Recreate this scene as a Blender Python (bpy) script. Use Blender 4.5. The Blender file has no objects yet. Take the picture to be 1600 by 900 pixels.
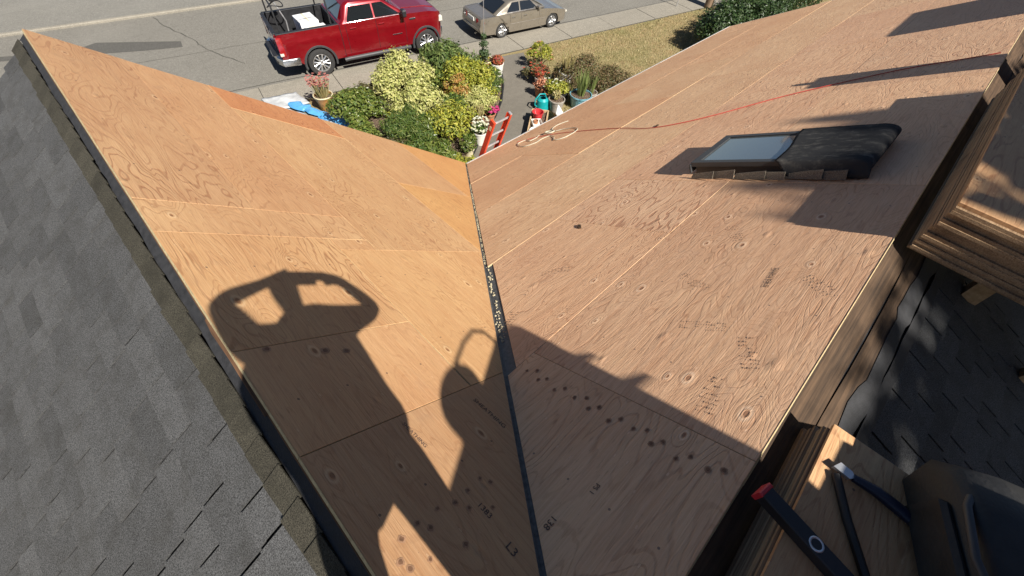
import bpy, bmesh, math, random
from mathutils import Vector, Matrix

random.seed(7)
scene = bpy.context.scene
rad = math.radians

# ------------------------------------------------------------------ camera
CAM_Z = 7.2475
R0 = Vector((0.71416194, -0.69826825, 0.04893018))
R1 = Vector((0.53445303, 0.58908835, 0.60608157))
R2 = Vector((0.45203172, 0.40668951, -0.79389607))
cam = bpy.data.cameras.new('camera')
cam.lens = 14.53
cam.sensor_width = 36.0
cam.clip_start = 0.005
cam.clip_end = 1000
cam_ob = bpy.data.objects.new('camera', cam)
m = Matrix.Identity(4)
for i in range(3):
    m[i][0], m[i][1], m[i][2] = R0[i], R1[i], -R2[i]
m[2][3] = CAM_Z
cam_ob.matrix_world = m
scene.collection.objects.link(cam_ob)
scene.camera = cam_ob

# ------------------------------------------------------------------ world and sun
LIGHT = Vector((0.08253, 0.69844, -0.71090)).normalized()
world = bpy.data.worlds.new('World')
scene.world = world
world.use_nodes = True
wn = world.node_tree
bg = wn.nodes['Background']
sky = wn.nodes.new('ShaderNodeTexSky')
sky.sky_type = 'NISHITA'
sky.sun_disc = False
sky.air_density = 0.6
sky.dust_density = 0.3
sky.ozone_density = 1.0
sky.sun_elevation = rad(45.3)
sky.sun_rotation = math.atan2(-LIGHT.x, -LIGHT.y)
wn.links.new(sky.outputs[0], bg.inputs[0])
bg.inputs[1].default_value = 0.05
sun = bpy.data.lights.new('sun', 'SUN')
sun.energy = 5.0
sun.angle = rad(0.53)
sun.color = (1.0, 0.95, 0.87)
sun_ob = bpy.data.objects.new('sun', sun)
sun_ob.rotation_euler = LIGHT.to_track_quat('-Z', 'Y').to_euler()
sun_ob.location = (0, -20, 40)
scene.collection.objects.link(sun_ob)
scene.view_settings.view_transform = 'Standard'
scene.view_settings.look = 'None'
scene.view_settings.exposure = 0.76
scene.view_settings.gamma = 1.0

# ------------------------------------------------------------------ node helpers
class NT:
    def __init__(self, name):
        self.mat = bpy.data.materials.new(name)
        self.mat.use_nodes = True
        self.t = self.mat.node_tree
        self.bsdf = self.t.nodes['Principled BSDF']
    def n(self, typ, **kw):
        nd = self.t.nodes.new('ShaderNode' + typ)
        for k, v in kw.items():
            if k.startswith('_'):
                self.put(nd.inputs[int(k[1:])] if k[1:].isdigit() else nd.inputs[k[1:]], v)
            else:
                setattr(nd, k, v)
        return nd
    def put(self, inp, v):
        if hasattr(v, 'is_output'):
            self.t.links.new(v, inp)
        else:
            if hasattr(inp.default_value, '__len__') and not hasattr(v, '__len__'):
                v = (v,) * len(inp.default_value)
            if hasattr(v, '__len__') and hasattr(inp.default_value, '__len__') and len(v) == 3 and len(inp.default_value) == 4:
                v = (*v, 1)
            inp.default_value = v
    def math(self, op, a, b=0.0, c=0.0, clamp=False):
        nd = self.n('Math', operation=op, use_clamp=clamp)
        self.put(nd.inputs[0], a); self.put(nd.inputs[1], b); self.put(nd.inputs[2], c)
        return nd.outputs[0]
    def mix(self, fac, a, b, blend='MIX'):
        nd = self.n('Mix', data_type='RGBA', blend_type=blend, clamp_factor=True)
        self.put(nd.inputs[0], fac); self.put(nd.inputs[6], a); self.put(nd.inputs[7], b)
        return nd.outputs[2]
    def rng(self, v, a, b, c=0.0, d=1.0, smooth=False):
        nd = self.n('MapRange', interpolation_type='SMOOTHSTEP' if smooth else 'LINEAR')
        for i, x in enumerate((v, a, b, c, d)):
            self.put(nd.inputs[i], x)
        return nd.outputs[0]
    def noise(self, vec, scale, detail=2.0, rough=0.5, dist=0.0, dims='3D'):
        nd = self.n('TexNoise', noise_dimensions=dims)
        if vec is not None:
            self.put(nd.inputs['Vector'], vec)
        nd.inputs['Scale'].default_value = scale
        nd.inputs['Detail'].default_value = detail
        nd.inputs['Roughness'].default_value = rough
        nd.inputs['Distortion'].default_value = dist
        return nd.outputs[0]
    def ramp(self, fac, stops):
        nd = self.n('ValToRGB')
        self.put(nd.inputs[0], fac)
        els = nd.color_ramp.elements
        while len(els) < len(stops):
            els.new(0.5)
        for e, (p, c) in zip(els, stops):
            e.position = p
            e.color = (*c, 1)
        return nd.outputs[0]
    def obj(self):
        return self.n('TexCoord').outputs['Object']
    def scale(self, vec, s):
        nd = self.n('VectorMath', operation='MULTIPLY')
        self.put(nd.inputs[0], vec); nd.inputs[1].default_value = s
        return nd.outputs[0]
    def bump(self, h, strength=0.3, dist=0.01):
        nd = self.n('Bump')
        nd.inputs['Strength'].default_value = strength
        nd.inputs['Distance'].default_value = dist
        self.put(nd.inputs['Height'], h)
        self.t.links.new(nd.outputs[0], self.bsdf.inputs['Normal'])
    def set(self, color=None, rough=None, metal=None, coat=None, spec=None):
        b = self.bsdf
        if color is not None: self.put(b.inputs['Base Color'], color)
        if rough is not None: self.put(b.inputs['Roughness'], rough)
        if metal is not None: self.put(b.inputs['Metallic'], metal)
        if coat is not None: self.put(b.inputs['Coat Weight'], coat)
        if spec is not None: self.put(b.inputs['Specular IOR Level'], spec)
        return self.mat

def plain(name, c, rough=0.6, metal=0.0, coat=0.0, var=0.12, scale=12.0, bump=0.0):
    """A surface of one colour with faint grime and unevenness."""
    t = NT(name)
    v = t.obj()
    f = t.noise(v, scale, 4, 0.6)
    lo = tuple(x * (1 - var) for x in c)
    hi = tuple(min(1, x * (1 + var)) for x in c)
    t.set(t.mix(t.rng(f, 0.3, 0.7), lo, hi), t.rng(f, 0.3, 0.7, rough - 0.06, min(1, rough + 0.06)), metal, coat)
    if bump:
        t.bump(t.noise(v, scale * 6, 3), bump, 0.005)
    return t.mat

def plywood_mat(name):
    t = NT(name)
    oi = t.n('ObjectInfo')
    rnd = oi.outputs['Random']
    v0 = t.obj()
    off = t.n('CombineXYZ')
    t.put(off.inputs[0], t.math('MULTIPLY', rnd, 91.7)); t.put(off.inputs[1], t.math('MULTIPLY', rnd, 53.3)); t.put(off.inputs[2], t.math('MULTIPLY', rnd, 31.1))
    add = t.n('VectorMath', operation='ADD')
    t.put(add.inputs[0], v0); t.put(add.inputs[1], off.outputs[0])
    v = add.outputs[0]
    big = t.noise(t.scale(v, (0.85, 3.4, 1)), 1.0, 2.5, 0.5, 0.35)
    # knots: sparse cells, grain bends round them
    vo = t.n('TexVoronoi', voronoi_dimensions='2D', feature='F1')
    t.put(vo.inputs['Vector'], t.scale(v, (1.9, 3.3, 1)))
    vo.inputs['Scale'].default_value = 1.0
    d = vo.outputs['Distance']
    cs = t.n('SeparateColor'); t.put(cs.inputs[0], vo.outputs['Color'])
    have = t.math('GREATER_THAN', cs.outputs[0], 0.5)
    size = t.rng(cs.outputs[1], 0, 1, 0.55, 1.25)
    dk = t.math('DIVIDE', d, size)
    bend = t.math('MULTIPLY', t.rng(dk, 0.0, 0.30, 1, 0, True), have)
    n2 = t.math('ADD', big, t.math('MULTIPLY', bend, 0.10))
    wob = t.noise(t.scale(v, (3.0, 16, 1)), 1.0, 3, 0.55)
    n3 = t.math('ADD', n2, t.math('MULTIPLY', wob, 0.034))
    r2 = t.math('FRACT', t.math('MULTIPLY', rnd, 7.31)); r3 = t.math('FRACT', t.math('MULTIPLY', rnd, 13.7)); r4 = t.math('FRACT', t.math('MULTIPLY', rnd, 29.9))
    ph = t.math('MULTIPLY', n3, t.rng(r2, 0, 1, 2 * math.pi * 15, 2 * math.pi * 34))
    ring = t.math('SINE', ph)
    line = t.rng(ring, 0.55, 1.0, 0, 1, True)
    wide = t.rng(t.math('SINE', t.math('MULTIPLY', n3, 2 * math.pi * 5.5)), -0.7, 0.9, 0, 1, True)
    where = t.noise(t.scale(v, (1.3, 2.0, 1)), 1.0, 2)
    fib = t.noise(t.scale(v, (5, 190, 1)), 1.0, 3, 0.6)
    fleck = t.rng(t.noise(t.scale(v, (14, 120, 1)), 1.0, 2), 0.62, 0.72)
    blot = t.noise(t.scale(v, (0.9, 1.3, 1)), 1.0, 4, 0.6)
    base = t.mix(t.rng(blot, 0.3, 0.72), (0.62, 0.400, 0.215), (0.50, 0.280, 0.142))
    base = t.mix(t.math('MULTIPLY', wide, 0.22), base, (0.46, 0.235, 0.115))
    streak = t.noise(t.scale(v, (1.6, 60, 1)), 1.0, 4, 0.7)
    base = t.mix(t.rng(streak, 0.35, 0.7, 0, 0.45), base, (0.42, 0.215, 0.11))
    lam = t.math('MULTIPLY', line, t.rng(where, 0.33, 0.64, 0.20, 0.86))
    lam = t.math('MULTIPLY', lam, t.rng(r3, 0, 1, 0.50, 1.05))
    col = t.mix(lam, base, t.mix(r4, (0.30, 0.125, 0.055), (0.36, 0.185, 0.09)))
    col = t.mix(t.math('MULTIPLY', t.rng(fib, 0.38, 0.68), 0.42), col, (0.68, 0.46, 0.28))
    col = t.mix(t.math('MULTIPLY', fleck, 0.35), col, (0.26, 0.12, 0.06))
    pale = t.math('MULTIPLY', t.rng(dk, 0.035, 0.055, 0, 1, True), t.rng(dk, 0.055, 0.085, 1, 0, True))
    col = t.mix(t.math('MULTIPLY', t.math('MULTIPLY', pale, have), 0.6), col, (0.70, 0.50, 0.31))
    core = t.math('MULTIPLY', t.rng(dk, 0.018, 0.04, 1, 0, True), have)
    col = t.mix(t.math('MULTIPLY', core, 0.75), col, (0.20, 0.085, 0.04))
    vp = t.n('TexVoronoi', voronoi_dimensions='2D', feature='F1')
    t.put(vp.inputs['Vector'], t.scale(v, (1.15, 2.6, 1)))
    cp = t.n('SeparateColor'); t.put(cp.inputs[0], vp.outputs['Color'])
    plug = t.math('MULTIPLY', t.math('LESS_THAN', vp.outputs['Distance'], 0.055), t.math('GREATER_THAN', cp.outputs[1], 0.62))
    pe = t.math('MULTIPLY', t.math('COMPARE', vp.outputs['Distance'], 0.055, 0.004), t.math('GREATER_THAN', cp.outputs[1], 0.62))
    col = t.mix(t.math('MULTIPLY', plug, 0.7), col, t.mix(t.rng(fib, .3, .7), (0.56, 0.34, 0.19), (0.68, 0.47, 0.29)))
    col = t.mix(t.math('MULTIPLY', pe, 0.5), col, (0.28, 0.14, 0.07))
    # scuffs and boot dust
    dust = t.noise(t.scale(v, (3.2, 3.2, 1)), 1.0, 5, 0.65, 0.6)
    col = t.mix(t.rng(dust, 0.60, 0.80, 0, 0.28), col, (0.33, 0.24, 0.17))
    # nail heads and small dark holes
    vn = t.n('TexVoronoi', voronoi_dimensions='2D', feature='F1')
    t.put(vn.inputs['Vector'], t.scale(v, (3.4, 3.4, 1)))
    cn = t.n('SeparateColor'); t.put(cn.inputs[0], vn.outputs['Color'])
    nail = t.math('MULTIPLY', t.math('LESS_THAN', vn.outputs['Distance'], 0.016), t.math('GREATER_THAN', cn.outputs[0], 0.5))
    col = t.mix(t.math('MULTIPLY', nail, 0.8), col, (0.04, 0.03, 0.03))
    # rows of nail heads over the rafters
    sx = t.n('SeparateXYZ'); t.put(sx.inputs[0], v0)
    wx = t.math('ADD', sx.outputs[0], t.math('MULTIPLY', t.math('SUBTRACT', t.noise(t.scale(v, (2, 9, 1)), 1.0, 0), .5), .03))
    fx = t.math('ABSOLUTE', t.math('MULTIPLY', t.math('SUBTRACT', t.math('FRACT', t.math('DIVIDE', wx, .61)), .5), .61))
    fy = t.math('ABSOLUTE', t.math('MULTIPLY', t.math('SUBTRACT', t.math('FRACT', t.math('DIVIDE', sx.outputs[1], .21)), .5), .21))
    nd_ = t.math('SQRT', t.math('ADD', t.math('MULTIPLY', fx, fx), t.math('MULTIPLY', fy, fy)))
    col = t.mix(t.math('MULTIPLY', t.math('LESS_THAN', nd_, .0052), .7), col, (0.07, 0.055, 0.05))
    col = t.mix(1.0, col, oi.outputs['Color'], 'MULTIPLY')
    t.set(col, t.rng(fib, 0.3, 0.7, 0.55, 0.75), spec=0.35)
    h = t.math('SUBTRACT', t.math('MULTIPLY', fib, 0.45), t.math('MULTIPLY', lam, 0.36))
    h = t.math('ADD', h, t.math('MULTIPLY', t.noise(t.scale(v, (7, 16, 1)), 1.0, 3), 1.0))
    pk = t.math('MULTIPLY', t.math('SINE', t.math('MULTIPLY', dk, 95)), t.rng(dk, 0.02, 0.22, 1, 0, True))
    h = t.math('ADD', h, t.math('MULTIPLY', t.math('MULTIPLY', pk, have), 0.13))
    h = t.math('ADD', h, t.math('MULTIPLY', t.math('SUBTRACT', t.rng(dk, 0.0, 0.10, 1, 0, True), core), 0.8))
    t.bump(h, 0.7, 0.0055)
    return t.mat

def asphalt_mat(name, c, spot=0.5):
    t = NT(name)
    v = t.obj()
    fine = t.noise(v, 55, 2, 0.7)
    mid = t.noise(v, 7, 5, 0.65)
    big = t.noise(v, 0.35, 4, 0.6)
    col = t.mix(t.rng(fine, 0.35, 0.65), tuple(x * (1 - spot) for x in c), tuple(x * (1 + spot * 0.8) for x in c))
    col = t.mix(t.rng(mid, 0.42, 0.68, 0, 0.5), col, tuple(x * 0.7 for x in c))
    col = t.mix(t.rng(big, 0.45, 0.7, 0, 0.3), col, tuple(x * 1.25 for x in c))
    col = t.mix(t.rng(t.noise(t.scale(v, (0.25, 1.6, 1)), 1.0, 3), 0.55, 0.75, 0, 0.30), col, tuple(x * 0.62 for x in c))
    t.set(col, 0.9, spec=0.25)
    t.bump(fine, 0.5, 0.01)
    return t.mat

def grass_ground_mat(name):
    t = NT(name)
    v = t.obj()
    a = t.noise(v, 26, 4, 0.7)
    b = t.noise(v, 2.2, 4, 0.6)
    c = t.noise(v, 0.6, 3, 0.5)
    col = t.mix(t.rng(a, 0.3, 0.7), (0.16, 0.125, 0.055), (0.40, 0.32, 0.17))
    col = t.mix(t.rng(b, 0.45, 0.7, 0, 0.6), col, (0.30, 0.20, 0.10))
    col = t.mix(t.rng(c, 0.5, 0.72, 0, 0.55), col, (0.14, 0.155, 0.05))
    t.set(col, 0.95, spec=0.1)
    t.bump(a, 0.9, 0.04)
    return t.mat

def soil_mat(name, c):
    t = NT(name)
    v = t.obj()
    vo = t.n('TexVoronoi'); t.put(vo.inputs['Vector'], v); vo.inputs['Scale'].default_value = 26
    a = t.noise(v, 18, 5, 0.7)
    col = t.mix(t.rng(a, 0.3, 0.7), tuple(x * 0.55 for x in c), tuple(x * 1.5 for x in c))
    t.set(col, 0.95, spec=0.1)
    t.bump(t.math('ADD', a, vo.outputs['Distance']), 1.0, 0.05)
    return t.mat

def shingle_mat(name, c, warm=(0.10, 0.09, 0.07)):
    t = NT(name)
    oi = t.n('ObjectInfo')
    v = t.obj()
    g = t.noise(v, 230, 2, 0.8)
    m_ = t.noise(v, 9, 4, 0.6)
    isl = t.n('NewGeometry').outputs['Random Per Island']
    col = t.mix(t.rng(g, 0.33, 0.68), tuple(x * 0.25 for x in c), tuple(x * 2.2 for x in c))
    col = t.mix(t.rng(m_, 0.45, 0.75, 0, 0.55), col, warm)
    k = t.rng(t.math('FRACT', t.math('ADD', oi.outputs['Random'], isl)), 0, 1, 0.82, 1.14)
    mul = t.n('VectorMath', operation='SCALE'); t.put(mul.inputs[0], col); t.put(mul.inputs['Scale'], k)
    t.set(mul.outputs[0], 0.92, spec=0.25)
    t.bump(g, 0.8, 0.004)
    return t.mat

def leaf_mat(name, cols, trans=0.25, rough=0.5):
    t = NT(name)
    isl = t.n('NewGeometry').outputs['Random Per Island']
    k = len(cols)
    col = t.ramp(isl, [(i / max(1, k - 1), c) for i, c in enumerate(cols)])
    t.set(col, rough, spec=0.4)
    tr = t.n('BsdfTranslucent'); t.put(tr.inputs[0], col)
    mx = t.n('MixShader'); mx.inputs[0].default_value = trans
    t.t.links.new(t.bsdf.outputs[0], mx.inputs[1]); t.t.links.new(tr.outputs[0], mx.inputs[2])
    out = t.t.nodes['Material Output']
    t.t.links.new(mx.outputs[0], out.inputs[0])
    return t.mat

def wood_mat(name, a, b, sx=2.0, sy=40.0, axis=0):
    t = NT(name)
    v = t.obj()
    s = (sx, sy, sy) if axis == 0 else (sy, sx, sy) if axis == 1 else (sy, sy, sx)
    g = t.noise(t.scale(v, s), 1.0, 4, 0.65)
    st = t.noise(v, 5, 4)
    col = t.mix(t.rng(g, 0.3, 0.7), a, b)
    col = t.mix(t.rng(st, 0.5, 0.75, 0, 0.5), col, tuple(x * 0.4 for x in a))
    t.set(col, 0.85, spec=0.2)
    t.bump(g, 0.5, 0.006)
    return t.mat

M = {}
M['ply'] = plywood_mat('plywood')
M['asphalt'] = asphalt_mat('asphalt', (0.195, 0.183, 0.158), 0.5)
M['asphalt_patch'] = asphalt_mat('asphalt patch', (0.10, 0.095, 0.085), 0.4)
M['concrete'] = asphalt_mat('old concrete', (0.27, 0.245, 0.20), 0.42)
M['gravel'] = asphalt_mat('gravel verge', (0.21, 0.20, 0.175), 0.5)
M['walk'] = asphalt_mat('walkway concrete', (0.165, 0.148, 0.122), 0.16)
M['crack'] = plain('crack filler', (0.07, 0.065, 0.055), 0.9)
M['lawn'] = grass_ground_mat('dry lawn')
M['soil'] = soil_mat('garden soil', (0.17, 0.12, 0.085))
M['shingle'] = shingle_mat('asphalt shingles', (0.062, 0.062, 0.062), (0.04, 0.038, 0.034))
M['cap'] = shingle_mat('worn ridge shingles', (0.042, 0.038, 0.028), (0.022, 0.020, 0.014))
M['old_shingle'] = shingle_mat('torn shingle', (0.15, 0.125, 0.095), (0.12, 0.10, 0.075))
M['felt'] = plain('black roofing felt', (0.022, 0.022, 0.024), 0.8, var=0.4, scale=30, bump=0.5)
t = NT('dusty black felt'); v = t.obj()
f_ = t.noise(t.scale(v, (16, 7, 9)), 1.0, 5, .7); g_ = t.noise(v, 9, 5, .7)
t.set(t.mix(t.math('MULTIPLY', t.rng(f_, .48, .72), t.rng(g_, .35, .65)), (.040, .040, .041), (.17, .16, .14)), .97, spec=.08)
t.bump(t.noise(v, 160, 3), .6, .003); M['dusty_felt'] = t.mat
M['oldwood'] = wood_mat('old decking', (0.035, 0.024, 0.017), (0.12, 0.075, 0.045), 2, 45)
M['oldwood_y'] = wood_mat('old ridge board', (0.05, 0.028, 0.017), (0.20, 0.105, 0.055), 2, 45, 1)
M['lumber'] = wood_mat('framing lumber', (0.38, 0.25, 0.13), (0.58, 0.42, 0.25), 1.5, 35)
M['plyedge'] = plain('fresh plywood edge', (0.45, 0.36, 0.20), 0.75, var=0.25, scale=60)
M['plyedge_dark'] = wood_mat('weathered plywood edge', (0.17, 0.10, 0.055), (0.50, 0.34, 0.20), 1.2, 190)
M['siding'] = plain('beige siding', (0.42, 0.38, 0.30), 0.7)
M['white'] = plain('white paint', (0.78, 0.77, 0.73), 0.5, var=0.08)
M['flash'] = plain('grey valley flashing', (0.10, 0.10, 0.10), 0.55, metal=0.3, var=0.4, scale=40)
M['residue'] = plain('dried adhesive', (0.44, 0.38, 0.25), 0.9, var=0.3, scale=80)
M['brick'] = plain('red brick', (0.30, 0.12, 0.075), 0.9, var=0.35, scale=9)
M['black'] = plain('black plastic', (0.018, 0.018, 0.02), 0.5, var=0.3)
M['rubber'] = plain('tyre rubber', (0.028, 0.027, 0.026), 0.85, var=0.3, scale=20)
M['steel'] = plain('bright alloy', (0.72, 0.72, 0.72), 0.3, metal=0.9, var=0.08)
M['chrome'] = plain('chrome', (0.62, 0.62, 0.62), 0.24, metal=1.0, var=0.03)
M['red_paint'] = plain('red car paint', (0.23, 0.004, 0.009), 0.32, metal=0.35, coat=1.0, var=0.05, scale=4)
M['beige_paint'] = plain('champagne car paint', (0.30, 0.265, 0.215), 0.3, metal=0.6, coat=0.9, var=0.05, scale=4)
M['dark_paint'] = plain('dark car paint', (0.03, 0.03, 0.035), 0.3, metal=0.3, coat=1.0)
M['red_light'] = plain('tail lamp', (0.30, 0.012, 0.012), 0.15, coat=1.0)
M['lamp_clear'] = plain('clear lamp', (0.62, 0.58, 0.50), 0.12, coat=1.0)
M['grey_trim'] = plain('grey trim', (0.045, 0.046, 0.048), 0.5)
M['ladder_red'] = plain('red fibreglass', (0.60, 0.060, 0.020), 0.42, var=0.1)
M['alu'] = plain('aluminium', (0.66, 0.66, 0.66), 0.38, metal=0.75)
M['terracotta'] = plain('terracotta', (0.40, 0.17, 0.085), 0.85, var=0.25)
M['amber'] = plain('amber glazed pot', (0.34, 0.165, 0.05), 0.5, var=0.3)
M['cream'] = plain('cream glaze', (0.62, 0.55, 0.36), 0.5, var=0.12)
M['pot_white'] = plain('white pot', (0.70, 0.68, 0.62), 0.55, var=0.12)
M['pot_grey'] = plain('stone grey pot', (0.36, 0.32, 0.27), 0.8, var=0.2)
M['pot_blue'] = plain('blue mottled pot', (0.16, 0.36, 0.42), 0.35, coat=0.5, var=0.6, scale=22)
M['teal'] = plain('teal plastic', (0.008, 0.30, 0.31), 0.4, var=0.1)
M['red_plastic'] = plain('red plastic', (0.52, 0.035, 0.04), 0.45)
M['blue_tarp'] = plain('blue tarp', (0.09, 0.33, 0.62), 0.45, var=0.2, scale=6)
M['pale_tarp'] = plain('pale blue sheet', (0.42, 0.57, 0.68), 0.5, var=0.2, scale=6)
M['rope'] = plain('off white rope', (0.46, 0.43, 0.33), 0.9, var=0.2, scale=90)
M['cord_red'] = plain('red rope', (0.42, 0.05, 0.035), 0.8, var=0.2, scale=60)
M['ink'] = plain('stamp ink', (0.085, 0.06, 0.05), 0.9, var=0.5, scale=60)
M['bark'] = wood_mat('bark', (0.07, 0.05, 0.035), (0.17, 0.12, 0.085), 3, 40, 2)
M['pole'] = wood_mat('weathered pole wood', (0.14, 0.095, 0.06), (0.30, 0.21, 0.14), 1.5, 45, 2)
M['leather'] = plain('black leather', (0.020, 0.019, 0.018), 0.6, var=0.4, scale=14, bump=0.3)
M['tool_blue'] = plain('dark blue tool handle', (0.010, 0.014, 0.032), 0.4)
M['tool_red'] = plain('red end cap', (0.55, 0.03, 0.04), 0.4)
M['skin'] = plain('skin', (0.45, 0.27, 0.19), 0.6)
M['shirt'] = plain('grey work shirt', (0.10, 0.10, 0.11), 0.9)
M['trousers'] = plain('dark work trousers', (0.05, 0.05, 0.06), 0.9)
M['sheet_white'] = plain('dusty white sheet', (0.45, 0.46, 0.46), 0.7, var=0.2, scale=5)
M['card'] = plain('white cardboard', (0.68, 0.68, 0.69), 0.7, var=0.12, scale=5)
def glass_mat(name, c, rough=0.03, spec=0.6):
    t = NT(name)
    f = t.noise(t.obj(), 3, 3)
    t.set(c, t.rng(f, 0.3, 0.7, rough, rough + 0.05), 0.0, 0.6, spec)
    return t.mat
M['glass'] = glass_mat('tinted glass', (0.012, 0.014, 0.016))
M['skyglass'] = glass_mat('skylight glass', (0.10, 0.115, 0.115), 0.06, 0.8)

# ------------------------------------------------------------------ mesh helpers
C = scene.collection
class MB:
    """Collects polygons; build() links them as ONE mesh object."""
    def __init__(self):
        self.v = []; self.f = []
    def poly(self, pts):
        b = len(self.v); self.v += [tuple(p) for p in pts]; self.f.append(tuple(range(b, b + len(pts)))); return self
    def raw(self, vs, fs):
        b = len(self.v); self.v += [tuple(p) for p in vs]; self.f += [tuple(i + b for i in f) for f in fs]; return self
    def box(self, c, s, rot=None, ch=0.0):
        x, y, z = (a / 2 for a in s)
        if ch:
            vs = []
            for zz, k in ((-z, ch), (-z + ch, 0), (z - ch, 0), (z, ch)):
                vs += [(-x + k, -y + k, zz), (x - k, -y + k, zz), (x - k, y - k, zz), (-x + k, y - k, zz)]
            fs = [(3, 2, 1, 0), (12, 13, 14, 15)]
            for r in range(3):
                for i in range(4):
                    j = (i + 1) % 4
                    fs.append((r * 4 + i, r * 4 + j, r * 4 + 4 + j, r * 4 + 4 + i))
        else:
            vs = [(-x, -y, -z), (x, -y, -z), (x, y, -z), (-x, y, -z), (-x, -y, z), (x, -y, z), (x, y, z), (-x, y, z)]
            fs = [(3, 2, 1, 0), (4, 5, 6, 7), (0, 1, 5, 4), (1, 2, 6, 5), (2, 3, 7, 6), (3, 0, 4, 7)]
        mm = Matrix.Translation(Vector(c)) @ (rot.to_4x4() if rot is not None else Matrix.Identity(4))
        return self.raw([mm @ Vector(p) for p in vs], fs)
    def tube(self, path, r, n=8, closed=False, caps=True):
        P = [Vector(p) for p in path]
        rr = r if hasattr(r, '__len__') else [r] * len(P)
        base = len(self.v); up = None
        for i, p in enumerate(P):
            a = P[i - 1] if i else (P[-1] if closed else P[0])
            b = P[(i + 1) % len(P)] if (i < len(P) - 1 or closed) else P[-1]
            t = (b - a)
            t = t.normalized() if t.length > 1e-9 else Vector((0, 0, 1))
            if up is None:
                up = Vector((0, 0, 1)) if abs(t.z) < 0.9 else Vector((1, 0, 0))
            s = t.cross(up)
            s = s.normalized() if s.length > 1e-6 else t.orthogonal().normalized()
            up = s.cross(t).normalized()
            for k in range(n):
                an = 2 * math.pi * k / n
                self.v.append(tuple(p + rr[i] * (math.cos(an) * s + math.sin(an) * up)))
        m_ = len(P)
        for i in range(m_ if closed else m_ - 1):
            for k in range(n):
                k2 = (k + 1) % n; i2 = (i + 1) % m_
                self.f.append((base + i * n + k, base + i * n + k2, base + i2 * n + k2, base + i2 * n + k))
        if caps and not closed:
            self.f.append(tuple(base + k for k in range(n))[::-1])
            self.f.append(tuple(base + (m_ - 1) * n + k for k in range(n)))
        return self
    def lathe(self, prof, n=20, c=(0, 0, 0), rot=None, closed=False):
        base = len(self.v)
        mm = Matrix.Translation(Vector(c)) @ (rot.to_4x4() if rot is not None else Matrix.Identity(4))
        for (r, z) in prof:
            for k in range(n):
                a = 2 * math.pi * k / n
                self.v.append(tuple(mm @ Vector((r * math.cos(a), r * math.sin(a), z))))
        m_ = len(prof)
        for i in range(m_ if closed else m_ - 1):
            i2 = (i + 1) % m_
            for k in range(n):
                k2 = (k + 1) % n
                self.f.append((base + i * n + k, base + i * n + k2, base + i2 * n + k2, base + i2 * n + k))
        return self
    def prism(self, pts, axis_vec):
        """polygon pts (3D) extruded by axis_vec"""
        n = len(pts); a = Vector(axis_vec)
        vs = [Vector(p) for p in pts] + [Vector(p) + a for p in pts]
        fs = [tuple(range(n))[::-1], tuple(range(n, 2 * n))]
        for i in range(n):
            j = (i + 1) % n
            fs.append((i, j, n + j, n + i))
        return self.raw(vs, fs)
    def build(self, name, mat, parent=None, smooth=None, fixn=True):
        me = bpy.data.meshes.new(name)
        me.from_pydata(self.v, [], self.f)
        me.update()
        if fixn:
            bm = bmesh.new(); bm.from_mesh(me)
            bmesh.ops.recalc_face_normals(bm, faces=bm.faces)
            bm.to_mesh(me); bm.free()
        if smooth is not None:
            me.polygons.foreach_set('use_smooth', [True] * len(me.polygons))
            me.set_sharp_from_angle(angle=rad(smooth))
        me.materials.append(M[mat] if isinstance(mat, str) else mat)
        o = bpy.data.objects.new(name, me)
        C.objects.link(o)
        if parent is not None:
            o.parent = parent
        return o

def empty(name, loc=(0, 0, 0), rz=0.0):
    o = bpy.data.objects.new(name, None)
    o.empty_display_size = 0.1
    o.location = loc; o.rotation_euler = (0, 0, rz)
    C.objects.link(o)
    return o
def tag(o, label, cat, group=None, kind=None):
    if label: o['label'] = label
    if cat: o['category'] = cat
    if group: o['group'] = group
    if kind: o['kind'] = kind
    return o
def struct(o):
    o['kind'] = 'structure'; return o
def copy_tree(o, parent=None):
    c = o.copy(); C.objects.link(c); c.parent = parent
    for ch in [x for x in list(o.children)]:
        copy_tree(ch, c)
    return c
def text_mesh(name, body, size, mat, parent, matrix, extrude=0.0):
    cu = bpy.data.curves.new(name, 'FONT')
    cu.body = body; cu.size = size; cu.extrude = extrude; cu.align_x = 'CENTER'; cu.align_y = 'CENTER'
    to = bpy.data.objects.new(name + '_tmp', cu); C.objects.link(to)
    dg = bpy.context.evaluated_depsgraph_get()
    me = bpy.data.meshes.new_from_object(to.evaluated_get(dg))
    bpy.data.objects.remove(to)
    me.materials.clear(); me.materials.append(M[mat])
    o = bpy.data.objects.new(name, me); C.objects.link(o)
    o.parent = parent; o.matrix_local = matrix
    return o

# ================================================================== SETTING
SD = Vector((0.9767, -0.2147, 0)); SN = Vector((0.2147, 0.9767, 0))   # along / across the street
def st(u, n, z=0.0):
    return Vector((0, 0, z)) + SD * u + SN * n

g = MB().poly([(-250, -250, 0), (250, -250, 0), (250, 250, 0), (-250, 250, 0)]).build('ground', 'lawn'); struct(g)
road = MB().poly([st(-120, 15.75, .006), st(140, 15.75, .006), st(140, 23.3, .006), st(-120, 23.3, .006)]).build('road', 'asphalt'); struct(road)
verge = MB().poly([st(-120, 23.45, .005), st(140, 23.45, .005), st(140, 29.5, .005), st(-120, 29.5, .005)]).build('gravel_verge', 'gravel'); struct(verge)
kerb = MB().prism([st(-120, 23.3, -.05), st(-120, 23.45, -.05), st(-120, 23.45, .09), st(-120, 23.33, .09), st(-120, 23.3, .06)], SD * 260).build('kerb', 'concrete'); struct(kerb)
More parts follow.
